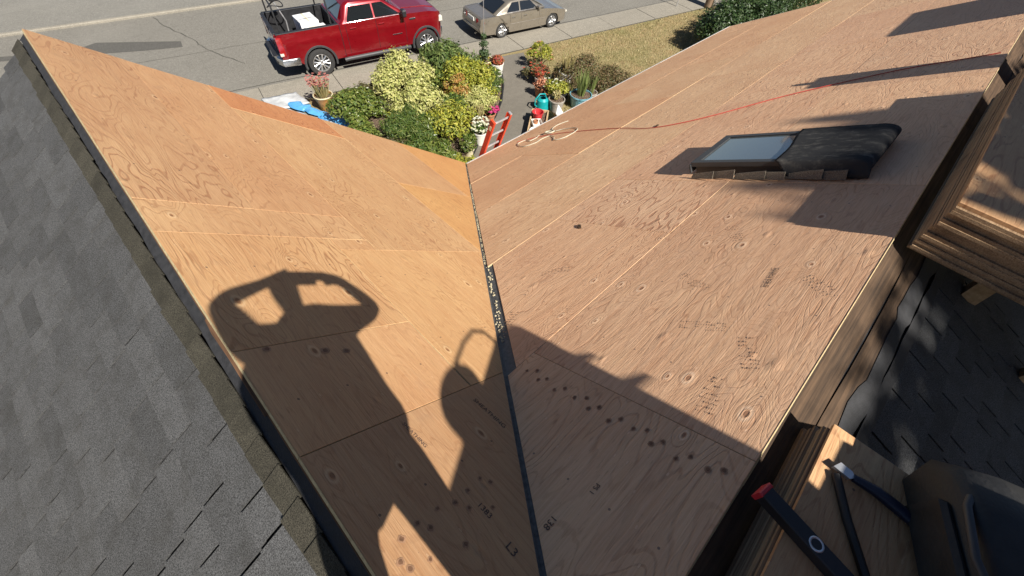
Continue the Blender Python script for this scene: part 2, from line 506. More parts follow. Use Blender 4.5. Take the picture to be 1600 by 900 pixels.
# road patch, cracks and oil stain
pt = [(.0, 21.6), (.75, 21.85), (1.9, 21.05), (3.05, 20.25), (2.95, 19.72), (1.83, 20.2), (-.1, 21.2), (-3.0, 22.6), (-3.0, 23.0)]
MB().poly([(x, y, .0105) for x, y in pt]).build('asphalt_patch', 'asphalt_patch', road)
def crack_strip(pts, w, z=.011):
    mb = MB()
    P = []
    for (a, b) in zip(pts[:-1], pts[1:]):
        for k in range(5):
            P.append(Vector(a).lerp(Vector(b), k / 5))
    P.append(Vector(pts[-1]))
    P = [Vector((p.x + random.uniform(-.05, .05), p.y + random.uniform(-.05, .05), z)) for p in P]
    for i in range(len(P) - 1):
        t = (P[i + 1] - P[i]).normalized(); s = Vector((-t.y, t.x, 0)) * w * random.uniform(.4, 1.1)
        mb.poly([P[i] - s, P[i + 1] - s, P[i + 1] + s, P[i] + s])
    return mb
crack_strip([(3.0, 23.06), (3.09, 22.0), (3.41, 20.2), (3.58, 18.8), (4.1, 17.2)], .022).build('crack', 'crack', road)
crack_strip([st(-3, 19.2), st(5, 19.1), st(14, 19.15), st(26, 19.1)], .016).build('crack', 'crack', road)
crack_strip([st(-12, 15.86), st(4, 15.84), st(14, 15.86), st(28, 15.84)], .03).build('crack', 'crack', road)
mb = MB()
mb.poly([Vector((4.8 + math.cos(a) * .42 * random.uniform(.6, 1), 14.98 + math.sin(a) * .12 * random.uniform(.6, 1) - .1 * math.cos(a), .0115)) for a in [k * math.pi / 8 for k in range(16)]])
mb.build('oil_stain', 'asphalt_patch', road)
# pavement of separate slabs
pav = MB().poly([st(-60, 14.35, .002), st(60, 14.35, .002), st(60, 15.75, .002), st(-60, 15.75, .002)]).build('pavement', 'crack'); struct(pav)
k = 0
u = -14.05
while u < 34:
    L = 2.4
    MB().prism([st(u + .012, 14.42, .0), st(u + L - .012, 14.42, .0), st(u + L - .012, 15.72, .0), st(u + .012, 15.72, .0)], (0, 0, .022 + random.uniform(-.004, .004))).build('slab', 'concrete', pav)
    u += L
# driveway on the left, walkway, garden bed
MB().poly([(-14, 5.2, .012), (4.15, 5.2, .012), (4.35, 13.4, .012), (-14, 17.4, .012)]).build('driveway', 'concrete')['kind'] = 'structure'
WL = [(5.2, 5.0), (5.6, 6.9), (6.64, 7.88), (7.95, 8.71), (8.53, 8.95), (9.36, 9.53), (10.15, 10.26), (10.91, 11.16), (11.53, 11.98)]
WR = [(12.54, 11.68), (11.90, 10.75), (11.2, 9.75), (10.35, 8.95), (9.54, 8.36), (8.64, 7.6), (7.6, 6.8), (7.2, 5.0)]
mb = MB().prism([(x, y, -.02) for x, y in WL + WR], (0, 0, .05))
walk = mb.build('walkway', 'walk'); struct(walk)
bed = [(4.45, 5.1)] + [(x - .06, y + .05) for x, y in WL[1:]] + [tuple(st(8.6, 14.3)[:2]), tuple(st(1.9, 14.3)[:2])]
cx, cy = 7.0, 10.0
mb = MB()
ring = [Vector((x, y, .004)) for x, y in bed]
inner = [Vector((x + (cx - x) * .14, y + (cy - y) * .14, .09)) for x, y in bed]
n = len(bed)
for i in range(n):
    j = (i + 1) % n
    mb.poly([ring[i], ring[j], inner[j], inner[i]])
mb.poly(inner)
garden = mb.build('garden_bed', 'soil'); struct(garden)
edge = MB().tube([(x - .03, y + .02, .04) for x, y in WL[2:]], .035, 6).build('bed_edging', 'black', garden)
# dry grass blades on the lawn
def inside(poly, x, y):
    c = False; n = len(poly)
    for i in range(n):
        x1, y1 = poly[i]; x2, y2 = poly[(i + 1) % n]
        if (y1 > y) != (y2 > y) and x < (x2 - x1) * (y - y1) / (y2 - y1) + x1:
            c = not c
    return c
lawn_poly = [(9.8, 8.2), (11.3, 9.6), (12.6, 11.5), tuple(st(10.1, 14.3)[:2]), tuple(st(24, 14.35)[:2]), (26, 6), (11, 5.3)]
rg = random.Random(3)
mb = MB()
while len(mb.f) < 26000:
    x, y = rg.uniform(9.8, 26), rg.uniform(5.3, 12.2)
    if not inside(lawn_poly, x, y): continue
    if rg.random() > (1.25 - (x - 11) / 18): continue
    h = rg.uniform(.03, .085); a = rg.uniform(0, 6.283); w = rg.uniform(.006, .014)
    dx, dy = math.cos(a), math.sin(a); l = rg.uniform(.2, 1.1) * h
    b = rg.uniform(0, 6.283)
    mb.poly([(x - dx * w, y - dy * w, .0), (x + dx * w, y + dy * w, .0), (x + l * math.cos(b), y + l * math.sin(b), h)])
M['blades'] = leaf_mat('dry grass blades', [(0.24, 0.18, 0.08), (0.52, 0.42, 0.23), (0.40, 0.31, 0.15), (0.15, 0.17, 0.05), (0.58, 0.48, 0.28)], 0.2, 0.8)
tag(mb.build('grass', 'blades', fixn=False), 'short dry straw coloured grass across the lawn', 'grass', kind='stuff')

# ================================================================== HOUSE
XR, Z1, T1 = -0.1785, 5.778, 0.7533          # ridge running toward the street, its east slope
YR, Z2, T2 = -0.3883, 5.677, 0.5685          # ridge along the house, its street slope
A1, A2 = math.atan(T1), math.atan(T2)
C1, S1, C2, S2 = math.cos(A1), math.sin(A1), math.cos(A2), math.sin(A2)
RAKE = 4.985; EAVE = 6.09; XEND = 13.88; REAR_LEN = 4.6; LEFT_LEN = 4.4
house = empty('house')
tag(house, 'house with bare plywood sheathed roof slopes meeting in a valley', 'house')
N1 = Vector((S1, 0, C1)); N2 = Vector((0, S2, C2))
N1b = Vector((-S1, 0, C1)); N2b = Vector((0, -S2, C2))
def q1(s, a, h=0.0):      # street-wing slope, s down the slope, a along the ridge
    return Vector((XR + s * C1, a, Z1 - s * S1)) + N1 * h
def q1b(s, a, h=0.0):
    return Vector((XR - s * C1, a, Z1 - s * S1)) + N1b * h
def q2(x, s, h=0.0):
    return Vector((x, YR + s * C2, Z2 - s * S2)) + N2 * h
def q2b(x, s, h=0.0):
    return Vector((x, YR - s * C2, Z2 - s * S2)) + N2b * h
def frame(ex, ey, ez, o):
    mm = Matrix.Identity(4)
    for i in range(3):
        mm[i][0], mm[i][1], mm[i][2], mm[i][3] = ex[i], ey[i], ez[i], o[i]
    return mm
def valley_s(a):
    return (Z1 - Z2 + T2 * (a - YR)) / S1
def valley_x(s):
    return XR + (Z1 - Z2 + s * S2) / T1
TH = 0.016
slopeA = MB().prism([q1(0, -1.6, -TH - .001), q1(valley_s(-.4), -.6, -TH - .001), q1(valley_s(RAKE), RAKE - .01, -TH - .001), q1(0, RAKE - .01, -TH - .001)], -N1 * .03).build('roof_slope', 'oldwood_y', house)
slopeA['label'] = 'steep plywood slope of the street wing'
slopeB = MB().prism([q2(valley_x(-.1), .005, -TH - .001), q2(XEND - .01, .005, -TH - .001), q2(XEND - .01, EAVE - .01, -TH - .001), q2(valley_x(EAVE), EAVE - .01, -TH - .001)], -N2 * .03).build('roof_slope', 'oldwood', house)
slopeB['label'] = 'long plywood slope facing the street'

def clip(poly, fn):
    out = []
    for i in range(len(poly)):
        p, q = poly[i], poly[(i + 1) % len(poly)]
        a, b = fn(*p), fn(*q)
        if a >= 0: out.append(p)
        if (a >= 0) != (b >= 0):
            k = a / (a - b); out.append((p[0] + (q[0] - p[0]) * k, p[1] + (q[1] - p[1]) * k))
    return out
def sheet(poly2, to_local, mw, parent, tint):
    """poly2 in slope coordinates -> a sheet with chamfered arris, own origin and grain axis"""
    pts = [to_local(p) for p in poly2]
    ar = sum(pts[i][0] * pts[(i + 1) % len(pts)][1] - pts[(i + 1) % len(pts)][0] * pts[i][1] for i in range(len(pts)))
    if ar < 0: pts = pts[::-1]
    if abs(ar) < 0.02: return None
    cx = sum(p[0] for p in pts) / len(pts); cy = sum(p[1] for p in pts) / len(pts)
    tz = random.uniform(-.0022, .0012); ta, tb = random.uniform(-.0009, .0009), random.uniform(-.0016, .0016)
    hz = lambda x, y: tz + (x - cx) * ta + (y - cy) * tb
    mb = MB(); n = len(pts)
    ins = []
    for x, y in pts:
        dx, dy = cx - x, cy - y; l = math.hypot(dx, dy)
        ins.append((x + dx / l * .003, y + dy / l * .003))
    vs = [(x, y, hz(x, y)) for x, y in ins] + [(x, y, hz(x, y) - .002) for x, y in pts] + [(x, y, -TH + .0008) for x, y in pts]
    fs = [tuple(range(n))]
    for r in (0, n):
        for i in range(n):
            j = (i + 1) % n
            fs.append((r + i, r + n + i, r + n + j, r + j))
    mb.raw(vs, fs)
    o = mb.build('plywood_sheet', 'ply', parent, fixn=False)
    o.data.materials.append(M['plyedge'])
    for f_ in o.data.polygons:
        f_.material_index = 0 if f_.index <= n else 1
    o.matrix_local = mw
    kk = .93 if parent is slopeA else 1.07  # wing colour lowered, long slope colour raised to offset the sun's angle
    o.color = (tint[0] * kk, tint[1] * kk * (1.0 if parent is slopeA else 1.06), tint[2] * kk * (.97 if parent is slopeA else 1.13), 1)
    return o
# --- street wing sheets: (s0, s1, a0, a1, tint)
WARM = (1.08, 1.0, 0.88)
sheetsA = [
    (0, 9, -1.55, .72, (0.92, .86, .82)), (0, .905, .72, 1.255, (1.06, .98, .90)), (0, .905, 1.255, 2.13, (1.07, 1.02, .92)),
    (.905, 9, .72, 2.0, (1.12, 1.08, .95)), (.905, 1.2, 2.0, 2.13, (1.05, 1.0, .92)), (0, 1.2, 2.13, 2.445, (1.02, .98, .92)),
    (0, .575, 2.445, RAKE, (.92, .86, .82)), (.575, 1.2, 2.445, RAKE, (.98, .90, .84)),
    (1.2, 2.42, 2.0, 4.44, (1.02, .98, .90)), (1.2, 2.42, 4.44, RAKE, (.98, .70, .55)),
    (2.42, 9, 2.0, 3.36, (1.10, .98, .72)), (2.42, 3.64, 3.36, RAKE, (1.0, .93, .84)), (3.64, 9, 3.36, RAKE, (1.10, .92, .64)),
]
def clipA(s, a):
    return (valley_s(a) - .014) - s
for (s0, s1, a0, a1, tint) in sheetsA:
    e = random.uniform(.0008, .0018)
    poly = clip([(s0 + (e if s0 else -.008), a0 + e), (s1 - e, a0 + e), (s1 - e, a1 - e), (s0 + (e if s0 else -.008), a1 - e)], clipA)
    if len(poly) < 3: continue
    # local x = -a (grain), y = s
    mw = frame(Vector((0, -1, 0)), Vector((C1, 0, -S1)), N1, q1(s0, a1))
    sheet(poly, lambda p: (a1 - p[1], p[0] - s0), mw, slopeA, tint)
# --- long slope sheets: rows of s with the x positions of the end joints
rows = [(0, 1.235, [-.4, 1.0, 3.44, 5.88, 8.32, 10.76, XEND], .020),
        (1.235, 2.44, [.5, 2.5, 3.44, 5.88, 8.3, 10.74, XEND], .088),
        (2.44, 3.655, [1, 2.80, 5.24, 7.68, 10.12, 12.56, XEND], .030),
        (3.655, 4.875, [2, 4.25, 6.69, 9.13, 11.57, XEND], .024),
        (4.875, EAVE, [3, 5.35, 7.79, 10.23, 12.67, XEND], .018)]
PINK = [(1.20, 1.13, 1.16), (1.16, 1.09, 1.14), (1.20, 1.15, 1.14), (1.24, 1.16, 1.16), (1.15, 1.08, 1.10), (1.21, 1.11, 1.12), (1.17, 1.13, 1.17)]  # pinkish tints, raised partly to make up for the grazing sun
for ri, (s0, s1, xs, gap) in enumerate(rows):
    def clipB(x, s, gap=gap):
        return x - (valley_x(s) + gap)
    for i in range(len(xs) - 1):
        x0, x1 = xs[i], xs[i + 1]
        e = random.uniform(.0008, .0018)
        top = s0 + e if s0 else -.002
        poly = clip([(x0 + e, top), (x1 - e, top), (x1 - e, s1 - e), (x0 + e, s1 - e)], clipB)
        if len(poly) < 3: continue
        if ri == 1 and i == 0:      # torn corner by the valley
            pass
        tint = random.choice(PINK)
        if ri >= 3: tint = random.choice([(1.22, 1.15, 1.08), (1.18, 1.06, .98), (1.24, 1.12, 1.04), (1.18, 1.02, .92)])
        if ri == 2: tint = random.choice([(1.24, 1.20, 1.16), (1.22, 1.16, 1.12)])
        mw = frame(Vector((1, 0, 0)), Vector((0, C2, -S2)), N2, q2(x0, s0))
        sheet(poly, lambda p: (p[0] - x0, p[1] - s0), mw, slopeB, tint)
# sheet edge at the long ridge, pale
mb = MB()
x = valley_x(0) + .05
while x < XEND:
    x2 = min(XEND, x + random.uniform(.08, .3)); w = random.uniform(.013, .022)
    mb.raw([q2(x, -.0025, .001), q2(x2, -.0025, .001), q2b(x2, w, -.012), q2b(x, w, -.012)], [(0, 1, 2, 3)])
    x = x2
mb.build('sheet_edge', 'plyedge', slopeB, fixn=False)
mb = MB()
a = -1.4
while a < RAKE:
    a2 = min(RAKE, a + random.uniform(.1, .4)); w = random.uniform(.006, .011)
    mb.raw([q1(-.0085, a, .001), q1(-.0085, a2, .001), q1b(w, a2, -.012), q1b(w, a, -.012)], [(3, 2, 1, 0)])
    a = a2
mb.build('sheet_edge', 'plyedge', slopeA, fixn=False)
# drip edges, fascia and gutter
def strip(name, mat, a, b, sec, parent=house):
    """a bar from a to b with section offsets sec (list of vectors)"""
    return MB().prism([Vector(a) + Vector(s) for s in sec], Vector(b) - Vector(a)).build(name, mat, parent)
ve = valley_x(EAVE)
strip('drip_edge', 'white', q2(ve + .02, EAVE - .02, .003), q2(XEND, EAVE - .02, .003), [(0, 0, .0), (0, .045, -.024), (0, .045, -.05), (0, .04, -.05), (0, .04, -.028), (0, 0, -.004)])
strip('fascia', 'white', q2(ve, EAVE, -.05) + Vector((0, -.03, -.16)), q2(XEND, EAVE, -.05) + Vector((0, -.03, -.16)), [(0, 0, 0), (0, .022, 0), (0, .022, .14), (0, 0, .14)])
strip('drip_edge', 'white', q2(XEND, .1, .003), q2(XEND, EAVE - .02, .003), [(0, 0, 0), (.02, 0, -.002), (.02, 0, -.05), (0, 0, -.05)])
MB().prism([q1(.02, RAKE, -.05), q1(valley_s(RAKE) - .1, RAKE, -.05), q1(valley_s(RAKE) - .1, RAKE, -.2), q1(.02, RAKE, -.2)], (0, .022, 0)).build('rake_board', 'white', house)
gz = q2(ve, EAVE).z
MB().prism([(ve - .75, RAKE + .03, gz - .03), (ve - .75, RAKE + .14, gz - .03), (ve - .75, RAKE + .13, gz - .12), (ve - .75, RAKE + .04, gz - .13)], (.72, 0, 0)).build('gutter', 'white', house)
# valley flashing and the crust of adhesive left on it
vd = MB()
seg = 24
for i in range(seg):
    sa, sb = -.5 + (EAVE + .45) * i / seg, -.5 + (EAVE + .45) * (i + 1) / seg
    L0, L1 = q2(valley_x(sa), sa, -.0105), q2(valley_x(sb), sb, -.0105)
    rA, rB = q2(valley_x(sa) + .2, sa, -.0145), q2(valley_x(sb) + .2, sb, -.0145)
    a0, a1 = L0.y, L1.y
    lA, lB = q1(valley_s(a0) - .12, a0, -.0145), q1(valley_s(a1) - .12, a1, -.0145)
    vd.poly([L0, L1, rB, rA]).poly([lA, lB, L1, L0])
vd.build('valley_flashing', 'flash', house)
mb = MB()
rg = random.Random(11)
for i in range(400):
    s = rg.uniform(1.45, 4.6) if rg.random() < .8 else rg.uniform(4.6, 5.9)
    w = .045 if s < 2.5 else .022
    off = max(.003, min(.07, rg.gauss(w * .6, w * .35)))
    if s < 2.42 and abs(off - .035 - .012 * math.sin(s * 14)) > .022: continue
    c = q2(valley_x(s) + off, s, -.008)
    r = rg.uniform(.003, .011) if s < 2.5 else rg.uniform(.003, .008)
    k = rg.randint(4, 6)
    ring = [c + Vector((math.cos(6.283 * j / k) * r * rg.uniform(.5, 1.3), math.sin(6.283 * j / k) * r * rg.uniform(.5, 1.6), 0)) for j in range(k)]
    top = c + N2 * rg.uniform(.003, .008)
    b = len(mb.v); mb.v += [tuple(p) for p in ring] + [tuple(top)]
    mb.f += [(b + j, b + (j + 1) % k, b + k) for j in range(k)]
o = mb.build('adhesive_residue', 'residue', house, fixn=False); o['kind'] = 'stuff'
# --- the shingled far sides of both ridges
slopeC = MB().prism([q1b(.0, -1.6, -.03), q1b(0, RAKE, -.03), q1b(LEFT_LEN, RAKE, -.03), q1b(LEFT_LEN, -1.6, -.03)], -N1b * .05).build('roof_slope', 'felt', house)
slopeC['label'] = 'old shingled slope beyond the street wing ridge'
slopeD = MB().prism([q2b(-4.5, 0.0, -.03), q2b(XEND, 0, -.03), q2b(XEND, REAR_LEN, -.03), q2b(-4.5, REAR_LEN, -.03)], -N2b * .05).build('roof_slope', 'felt', house)
slopeD['label'] = 'old shingled slope at the back of the long ridge'
def strip_on(fn, s0, s1, a0, a1, h0, h1, jag, name, mat, parent, step=.12, seed=1):
    """a band of roofing lying on a slope, with ragged long edges"""
    rg = random.Random(seed); mb = MB(); a = a0
    prev = None
    while True:
        row = (s0 + rg.uniform(-jag, jag), s1 + rg.uniform(-jag, jag), a)
        if prev:
            p = [fn(prev[0], prev[2], h0), fn(row[0], row[2], h0), fn(row[1], row[2], h1), fn(prev[1], prev[2], h1)]
            n_ = (p[1] - p[0]).cross(p[2] - p[0]).normalized()
            if n_.z < 0: n_ = -n_
            mb.prism(p, -n_ * .004)
        prev = row
        if a >= a1: break
        a = min(a1, a + step * rg.uniform(.6, 1.4))
    return mb.build(name, mat, parent)
f1 = lambda s, a, h: q1b(s, a, h)
f2 = lambda s, x, h: q2b(x, s, h)
strip_on(f1, .012, .088, -1.2, RAKE, -.012, -.008, .006, 'felt_strip', 'felt', slopeC, seed=2)
strip_on(f1, .020, .040, .95, 1.5, -.010, -.004, .006, 'old_board', 'oldwood_y', slopeC, seed=5)
strip_on(f2, .03, .17, -1, XEND, -.024, -.022, .003, 'old_board', 'oldwood', slopeD, .5, seed=3)
strip_on(f2, .178, .30, -1, XEND, -.022, -.02, .012, 'old_board', 'oldwood', slopeD, .25, seed=4)
strip_on(f2, .27, .36, -1, XEND, -.016, -.012, .02, 'felt_strip', 'felt', slopeD, .1, seed=6)
strip_on(f2, .37, .43, -1, XEND, -.012, -.008, .006, 'felt_strip', 'felt', slopeD, .1, seed=8)
# ridge cap pieces, worn, overlapping
a = -1.2; k = 0
while a < RAKE - .05:
    L = .145
    w0, w1 = .088 + random.uniform(-.004, .004), .195 + random.uniform(-.006, .006)
    p = [q1b(w0, a, -.004), q1b(w0 + .004, min(RAKE, a + L), .003), q1b(w1 + random.uniform(-.005, .005), min(RAKE, a + L), .002), q1b(w1, a, -.006)]
    MB().prism(p, -N1b * .005).build('ridge_shingle', 'cap', slopeC)
    a += L - .004
# shingle courses; the nearest are separate pieces, the rest one part
def shingles(fn, nrm, flip, first, length, a0, a1, keep, parent, seed):
    rg = random.Random(seed); rest = MB(); singles = []
    tab, exp = .305, .142
    row = 0; s = first
    while s < length:
        off = (row % 2) * .152 + rg.uniform(-.02, .02)
        a = a0 - off
        while a < a1:
            w = tab if rg.random() < .7 else tab * .5
            A, B = max(a0, a), min(a1, a + w - .013)
            if B - A > .03:
                h0, h1 = -.018, -.001 + rg.uniform(-.0012, .004)
                e = s + exp + rg.uniform(-.003, .003)
                p = [fn(s - .02, A, h0 - .001), fn(s - .02, B, h0 - .001), fn(e, B, h1), fn(e, A, h1)]
                if (p[1] - p[0]).cross(p[2] - p[0]).dot(nrm) < 0: p = p[::-1]
                d = -nrm * .0085
                q = [x + d for x in p]
                vs = p + q
                fs = [(0, 1, 2, 3)] + [(i, 4 + i, 4 + (i + 1) % 4, (i + 1) % 4) for i in range(4)]
                fs = [fs[0]] + [f[::-1] for f in fs[1:]]
                singles.append(((fn((s + e) / 2, (A + B) / 2, 0) - Vector((0, 0, CAM_Z))).length, vs, fs))
            a += w
        s += exp; row += 1
    singles.sort(key=lambda r: r[0])
    for i, (_, vs, fs) in enumerate(singles):
        if i < keep:
            MB().raw(vs, fs).build('shingle', 'shingle', parent)
        else:
            rest.raw(vs, fs)
    o = rest.build('shingle_courses', 'shingle', parent); o['kind'] = 'stuff'
shingles(lambda s, a, h: q1b(s, a, h), N1b, False, .195, LEFT_LEN, -1.2, RAKE - .02, 190, slopeC, 21)
shingles(lambda s, x, h: q2b(x, s, h), N2b, False, .43, REAR_LEN, -3.5, XEND - .02, 108, slopeD, 22)
# walls under the roof
def wall(pts, d, name='wall'):
    return MB().prism(pts, d).build(name, 'siding', house)
YW = RAKE - .38
wall([(-3.4, YW, 0), (3.6, YW, 0), (3.6, YW, 2.72), (XR, YW, Z1 - .15), (-3.4, YW, Z1 - .15 - (XR + 3.4) * T1)], (0, -.14, 0))
wall([(3.6, YW - .1, 0), (XEND - .4, YW - .1, 0), (XEND - .4, YW - .1, 2.6), (3.6, YW - .1, 2.6)], (0, -.14, 0))
wall([(XEND - .4, YW - .3, 0), (XEND - .4, -4.0, 0), (XEND - .4, -4.0, 3.4), (XEND - .4, YR, Z2 - .1), (XEND - .4, YW - .3, 2.75)], (-.14, 0, 0))
wall([(-3.4, -4.0, 0), (XEND - .5, -4.0, 0), (XEND - .5, -4.0, 3.4), (-3.4, -4.0, 3.4)], (0, .14, 0))
wall([(-3.4, YW - .2, 0), (-3.4, -3.8, 0), (-3.4, -3.8, 3.2), (-3.4, YW - .2, 3.2)], (.14, 0, 0))
# unseen chimneys on the back slope, guessed from the shadows on the sheathing
def chimney(x0, x1, y0, y1, ztop, corbel=.03):
    zb = 3.0
    o = MB().box(((x0 + x1) / 2, (y0 + y1) / 2, (zb + ztop - .2) / 2), (x1 - x0, y1 - y0, ztop - .2 - zb)).build('chimney', 'brick', house)
    MB().box(((x0 + x1) / 2, (y0 + y1) / 2, ztop - .13), (x1 - x0 + corbel * 2, y1 - y0 + corbel * 2, .14)).build('corbel', 'brick', o)
    MB().box(((x0 + x1) / 2, (y0 + y1) / 2, ztop - .03), (x1 - x0 - .02, y1 - y0 - .02, .06), ch=.015).build('chimney_cap', 'concrete', o)
    return o
ch = chimney(-.12, .84, -2.05, -1.48, 7.44, .012)
MB().prism([(-.3, -1.46, 3.2), (1.24, -1.46, 3.2), (1.24, -1.46, 6.45), (1.16, -1.46, 6.66), (-.3, -1.46, 6.66)], (0, -.62, 0)).build('shoulder', 'brick', ch)  # unseen block added to shade the low plywood stack
for zz, ww in ((7.19, .10), (7.06, .15), (7.30, .03)):
    MB().prism([(.835, -1.50, zz + .03), (.84 + ww, -1.50, zz - .02), (.84, -1.50, zz - .012)], (0, -.02, 0)).build('shadow_spur', 'brick', ch)  # thin added spurs, shaped for the spikes on the chimney's shadow edge
bk = empty('shadow_bucket', (.19, -1.62, 7.442))  # unseen, shaped to cast the lump and loop of shadow by the valley
tag(bk, 'unseen bucket shape with a hoop on the chimney, added for its shadow', 'bucket')
MB().lathe([(0, 0), (.125, 0), (.145, .16), (.15, .20), (.13, .20), (.12, .02), (0, .02)], 18).build('bucket_body', 'black', bk, smooth=40)
MB().tube([(.02, .1, .17), (.10, .1, .215), (.24, .1, .225), (.36, .1, .20), (.43, .1, .12), (.45, .1, .004)], .011, 6).build('handle', 'black', bk, smooth=60)
chimney(5.98, 6.34, -1.1, -.62, 6.55, .04)
MB().tube([(6.12, -.85, 6.5), (6.12, -.85, 6.80)], .055, 12).build('flue_pipe', 'terracotta', house)
chimney(8.15, 9.6, -1.5, -.7, 6.55, .02)  # unseen block added to cast the farthest shadow, chimney in form only

# ================================================================== THINGS ON THE ROOF
# --- skylight
sk = empty('skylight', q2(3.91, 1.0))
tag(sk, 'skylight with dark frame, its upper half covered by black felt', 'skylight')
inv = Matrix.Translation(-Vector(sk.location))
def loc(p): return p - Vector(sk.location)
x0, x1, s0, s1, hh = 3.555, 4.245, .43, 1.63, .125
def bar2(xa, xb, sa, sb, ha, hb):
    pts = [q2(xa, sa, ha), q2(xb, sa, ha), q2(xb, sb, ha), q2(xa, sb, ha)]
    return MB().prism([loc(p) for p in pts], N2 * (hb - ha))
bar2(x0 + .03, x1 - .03, s0 + .03, s1 - .03, .0, .085).build('kerb_box', 'grey_trim', sk)
for (a, b, c, d) in ((x0, x1, s0, s0 + .06), (x0, x1, s1 - .065, s1), (x0, x0 + .055, s0 + .06, s1 - .065), (x1 - .055, x1, s0 + .06, s1 - .065)):
    bar2(a, b, c, d, .085, hh).build('frame_bar', 'grey_trim', sk)
bar2(x0 + .05, x1 - .05, s0 + .055, s1 - .06, .098, .114).build('pane', 'skyglass', sk)
bar2(x0 - .012, x1 + .012, s1 + .0, s1 + .014, .03, .105).build('cladding', 'grey_trim', sk)
# black felt folded over the upper half
nx, ns = 18, 34
cols = [(x0 - .050, .018), (x0 - .040, .05), (x0 - .022, .09), (x0 - .008, .122)] + [(x0 + (x1 - x0 + .03) * k / 14, .130) for k in range(15)]
rg = random.Random(5)
grid = []
for i, (x, hc) in enumerate(cols):
    rowv = []
    for j in range(ns + 1):
        t = j / ns
        edge = .90 + .07 * (i / 18) + .012 * math.sin(i * .5) - (.02 * (4 - i) if i < 4 else 0)
        if t < .36:                     # bulging roll round the head of the frame
            an = (t / .36) * math.pi * .95
            s = .455 - .145 * max(0, math.sin(an)) ** .8; h = .010 + (hc - .010) * (.5 - .5 * math.cos(an))
        else:
            k = (t - .36) / .64
            s = .44 + (edge - .44) * k; h = hc + .002 * math.sin(k * 9 + x * 7) * (1 - k)
        h += rg.uniform(-.0006, .0006) + .0012 * math.sin(s * 17 + x * 9)
        rowv.append(loc(q2(x + rg.uniform(-.002, .002), s, max(.004, h))))
    grid.append(rowv)
vs = [p for r in grid for p in r]
fs = [(i * (ns + 1) + j, (i + 1) * (ns + 1) + j, (i + 1) * (ns + 1) + j + 1, i * (ns + 1) + j + 1) for i in range(len(cols) - 1) for j in range(ns)]
fl = MB().raw(vs, fs).build('felt_flap', 'dusty_felt', sk, smooth=60)
sm = fl.modifiers.new('thick', 'SOLIDIFY'); sm.thickness = .004
# torn step shingles beside the frame
rg = random.Random(4)
for k in range(6):
    s_ = 1.60 - k * .19; L_ = .23 + rg.uniform(-.03, .05); yo = rg.uniform(-.02, .012)
    p = [loc(q2(3.50 + yo, s_, .004)), loc(q2(3.465 + yo, s_ - L_, .018)), loc(q2(3.50 + yo, s_ - L_, .075 + rg.uniform(-.01, .01))), loc(q2(3.515 + yo, s_ - .02, .052 + rg.uniform(-.012, .01)))]
    MB().prism(p, (-.009, 0, 0)).build('step_shingle', 'old_shingle', sk)
# --- red rope and pale rope
def rope(name, pts, r, mat, label, h=.008):
    P = []
    n = len(pts)
    for i in range(n - 1):
        p0 = pts[max(0, i - 1)]; p1 = pts[i]; p2 = pts[i + 1]; p3 = pts[min(n - 1, i + 2)]
        for j in range(6):
            t = j / 6
            f = lambda a, b, c, d: .5 * (2 * b + (c - a) * t + (2 * a - 5 * b + 4 * c - d) * t * t + (3 * b - a - 3 * c + d) * t ** 3)
            P.append((f(p0[0], p1[0], p2[0], p3[0]), f(p0[1], p1[1], p2[1], p3[1])))
    P.append(pts[-1])
    o = MB().tube([q2(x, s, h) for x, s in P], r, 6).build(name, mat, smooth=60)
    return tag(o, label, 'rope')
rope('safety_rope', [(4.92, 5.72), (5.094, 5.432), (5.23, 4.848), (5.21, 3.741), (5.08, 3.105), (5.167, 2.69), (5.395, 2.297), (5.767, 1.851), (5.96, 1.57), (6.19, 1.139), (6.385, .70), (6.46, .25), (6.5, 0.05)], .0048, 'cord_red', 'long red rope stretched across the sheathing past the skylight', .010)
rope('tied_rope', [(5.92, 5.33), (5.74, 5.44), (5.50, 5.36), (5.36, 5.17), (5.43, 5.02), (5.45, 4.80), (5.36, 4.62), (5.19, 4.55), (4.95, 4.57), (4.88, 4.72), (5.02, 4.86), (5.12, 5.05), (4.98, 5.12), (4.80, 5.10), (4.66, 5.22), (4.70, 5.42), (4.84, 5.60), (5.0, 5.55), (4.93, 5.38), (5.08, 5.36), (5.21, 5.42)], .007, 'rope', 'loose loops of pale rope lying by the ladder at the eave', .013)
o = MB().tube([q2(5.29 + .07 * math.cos(a), 5.22 + .10 * math.sin(a), .03) for a in [k * math.pi / 5 for k in range(10)]], .012, 6, closed=True).build('rope_knot', 'rope', smooth=60)
tag(o, 'small ring of pale rope beside the loose loops at the eave', 'rope')
# --- loose splinters
for (x, s, l, rz, lab) in ((5.16, 3.0, .09, .3, 'dark wood chip on the long slope below the red rope'), (2.41, 2.07, .08, .9, 'dark splinter on the long slope near the valley')):
    mb = MB().prism([(-l / 2, -.008, 0), (l * .3, -.018, 0), (l / 2, .004, 0), (l * .1, .02, 0), (-l * .4, .012, 0)], (0, 0, .012))
    o = mb.build('wood_chip', 'oldwood')
    o.matrix_world = frame(Vector((1, 0, 0)), Vector((0, C2, -S2)), N2, q2(x, s, .001)) @ Matrix.Rotation(rz, 4, 'Z')
    tag(o, lab, 'wood chip')
mb = MB()
for k in range(5):
    p = q2(1.70 + k * .018, 2.395 - k * .006, .004)
    mb.prism([p, p + Vector((.03, .012, .004)), p + Vector((.012, .03, .002))], (0, 0, .006))
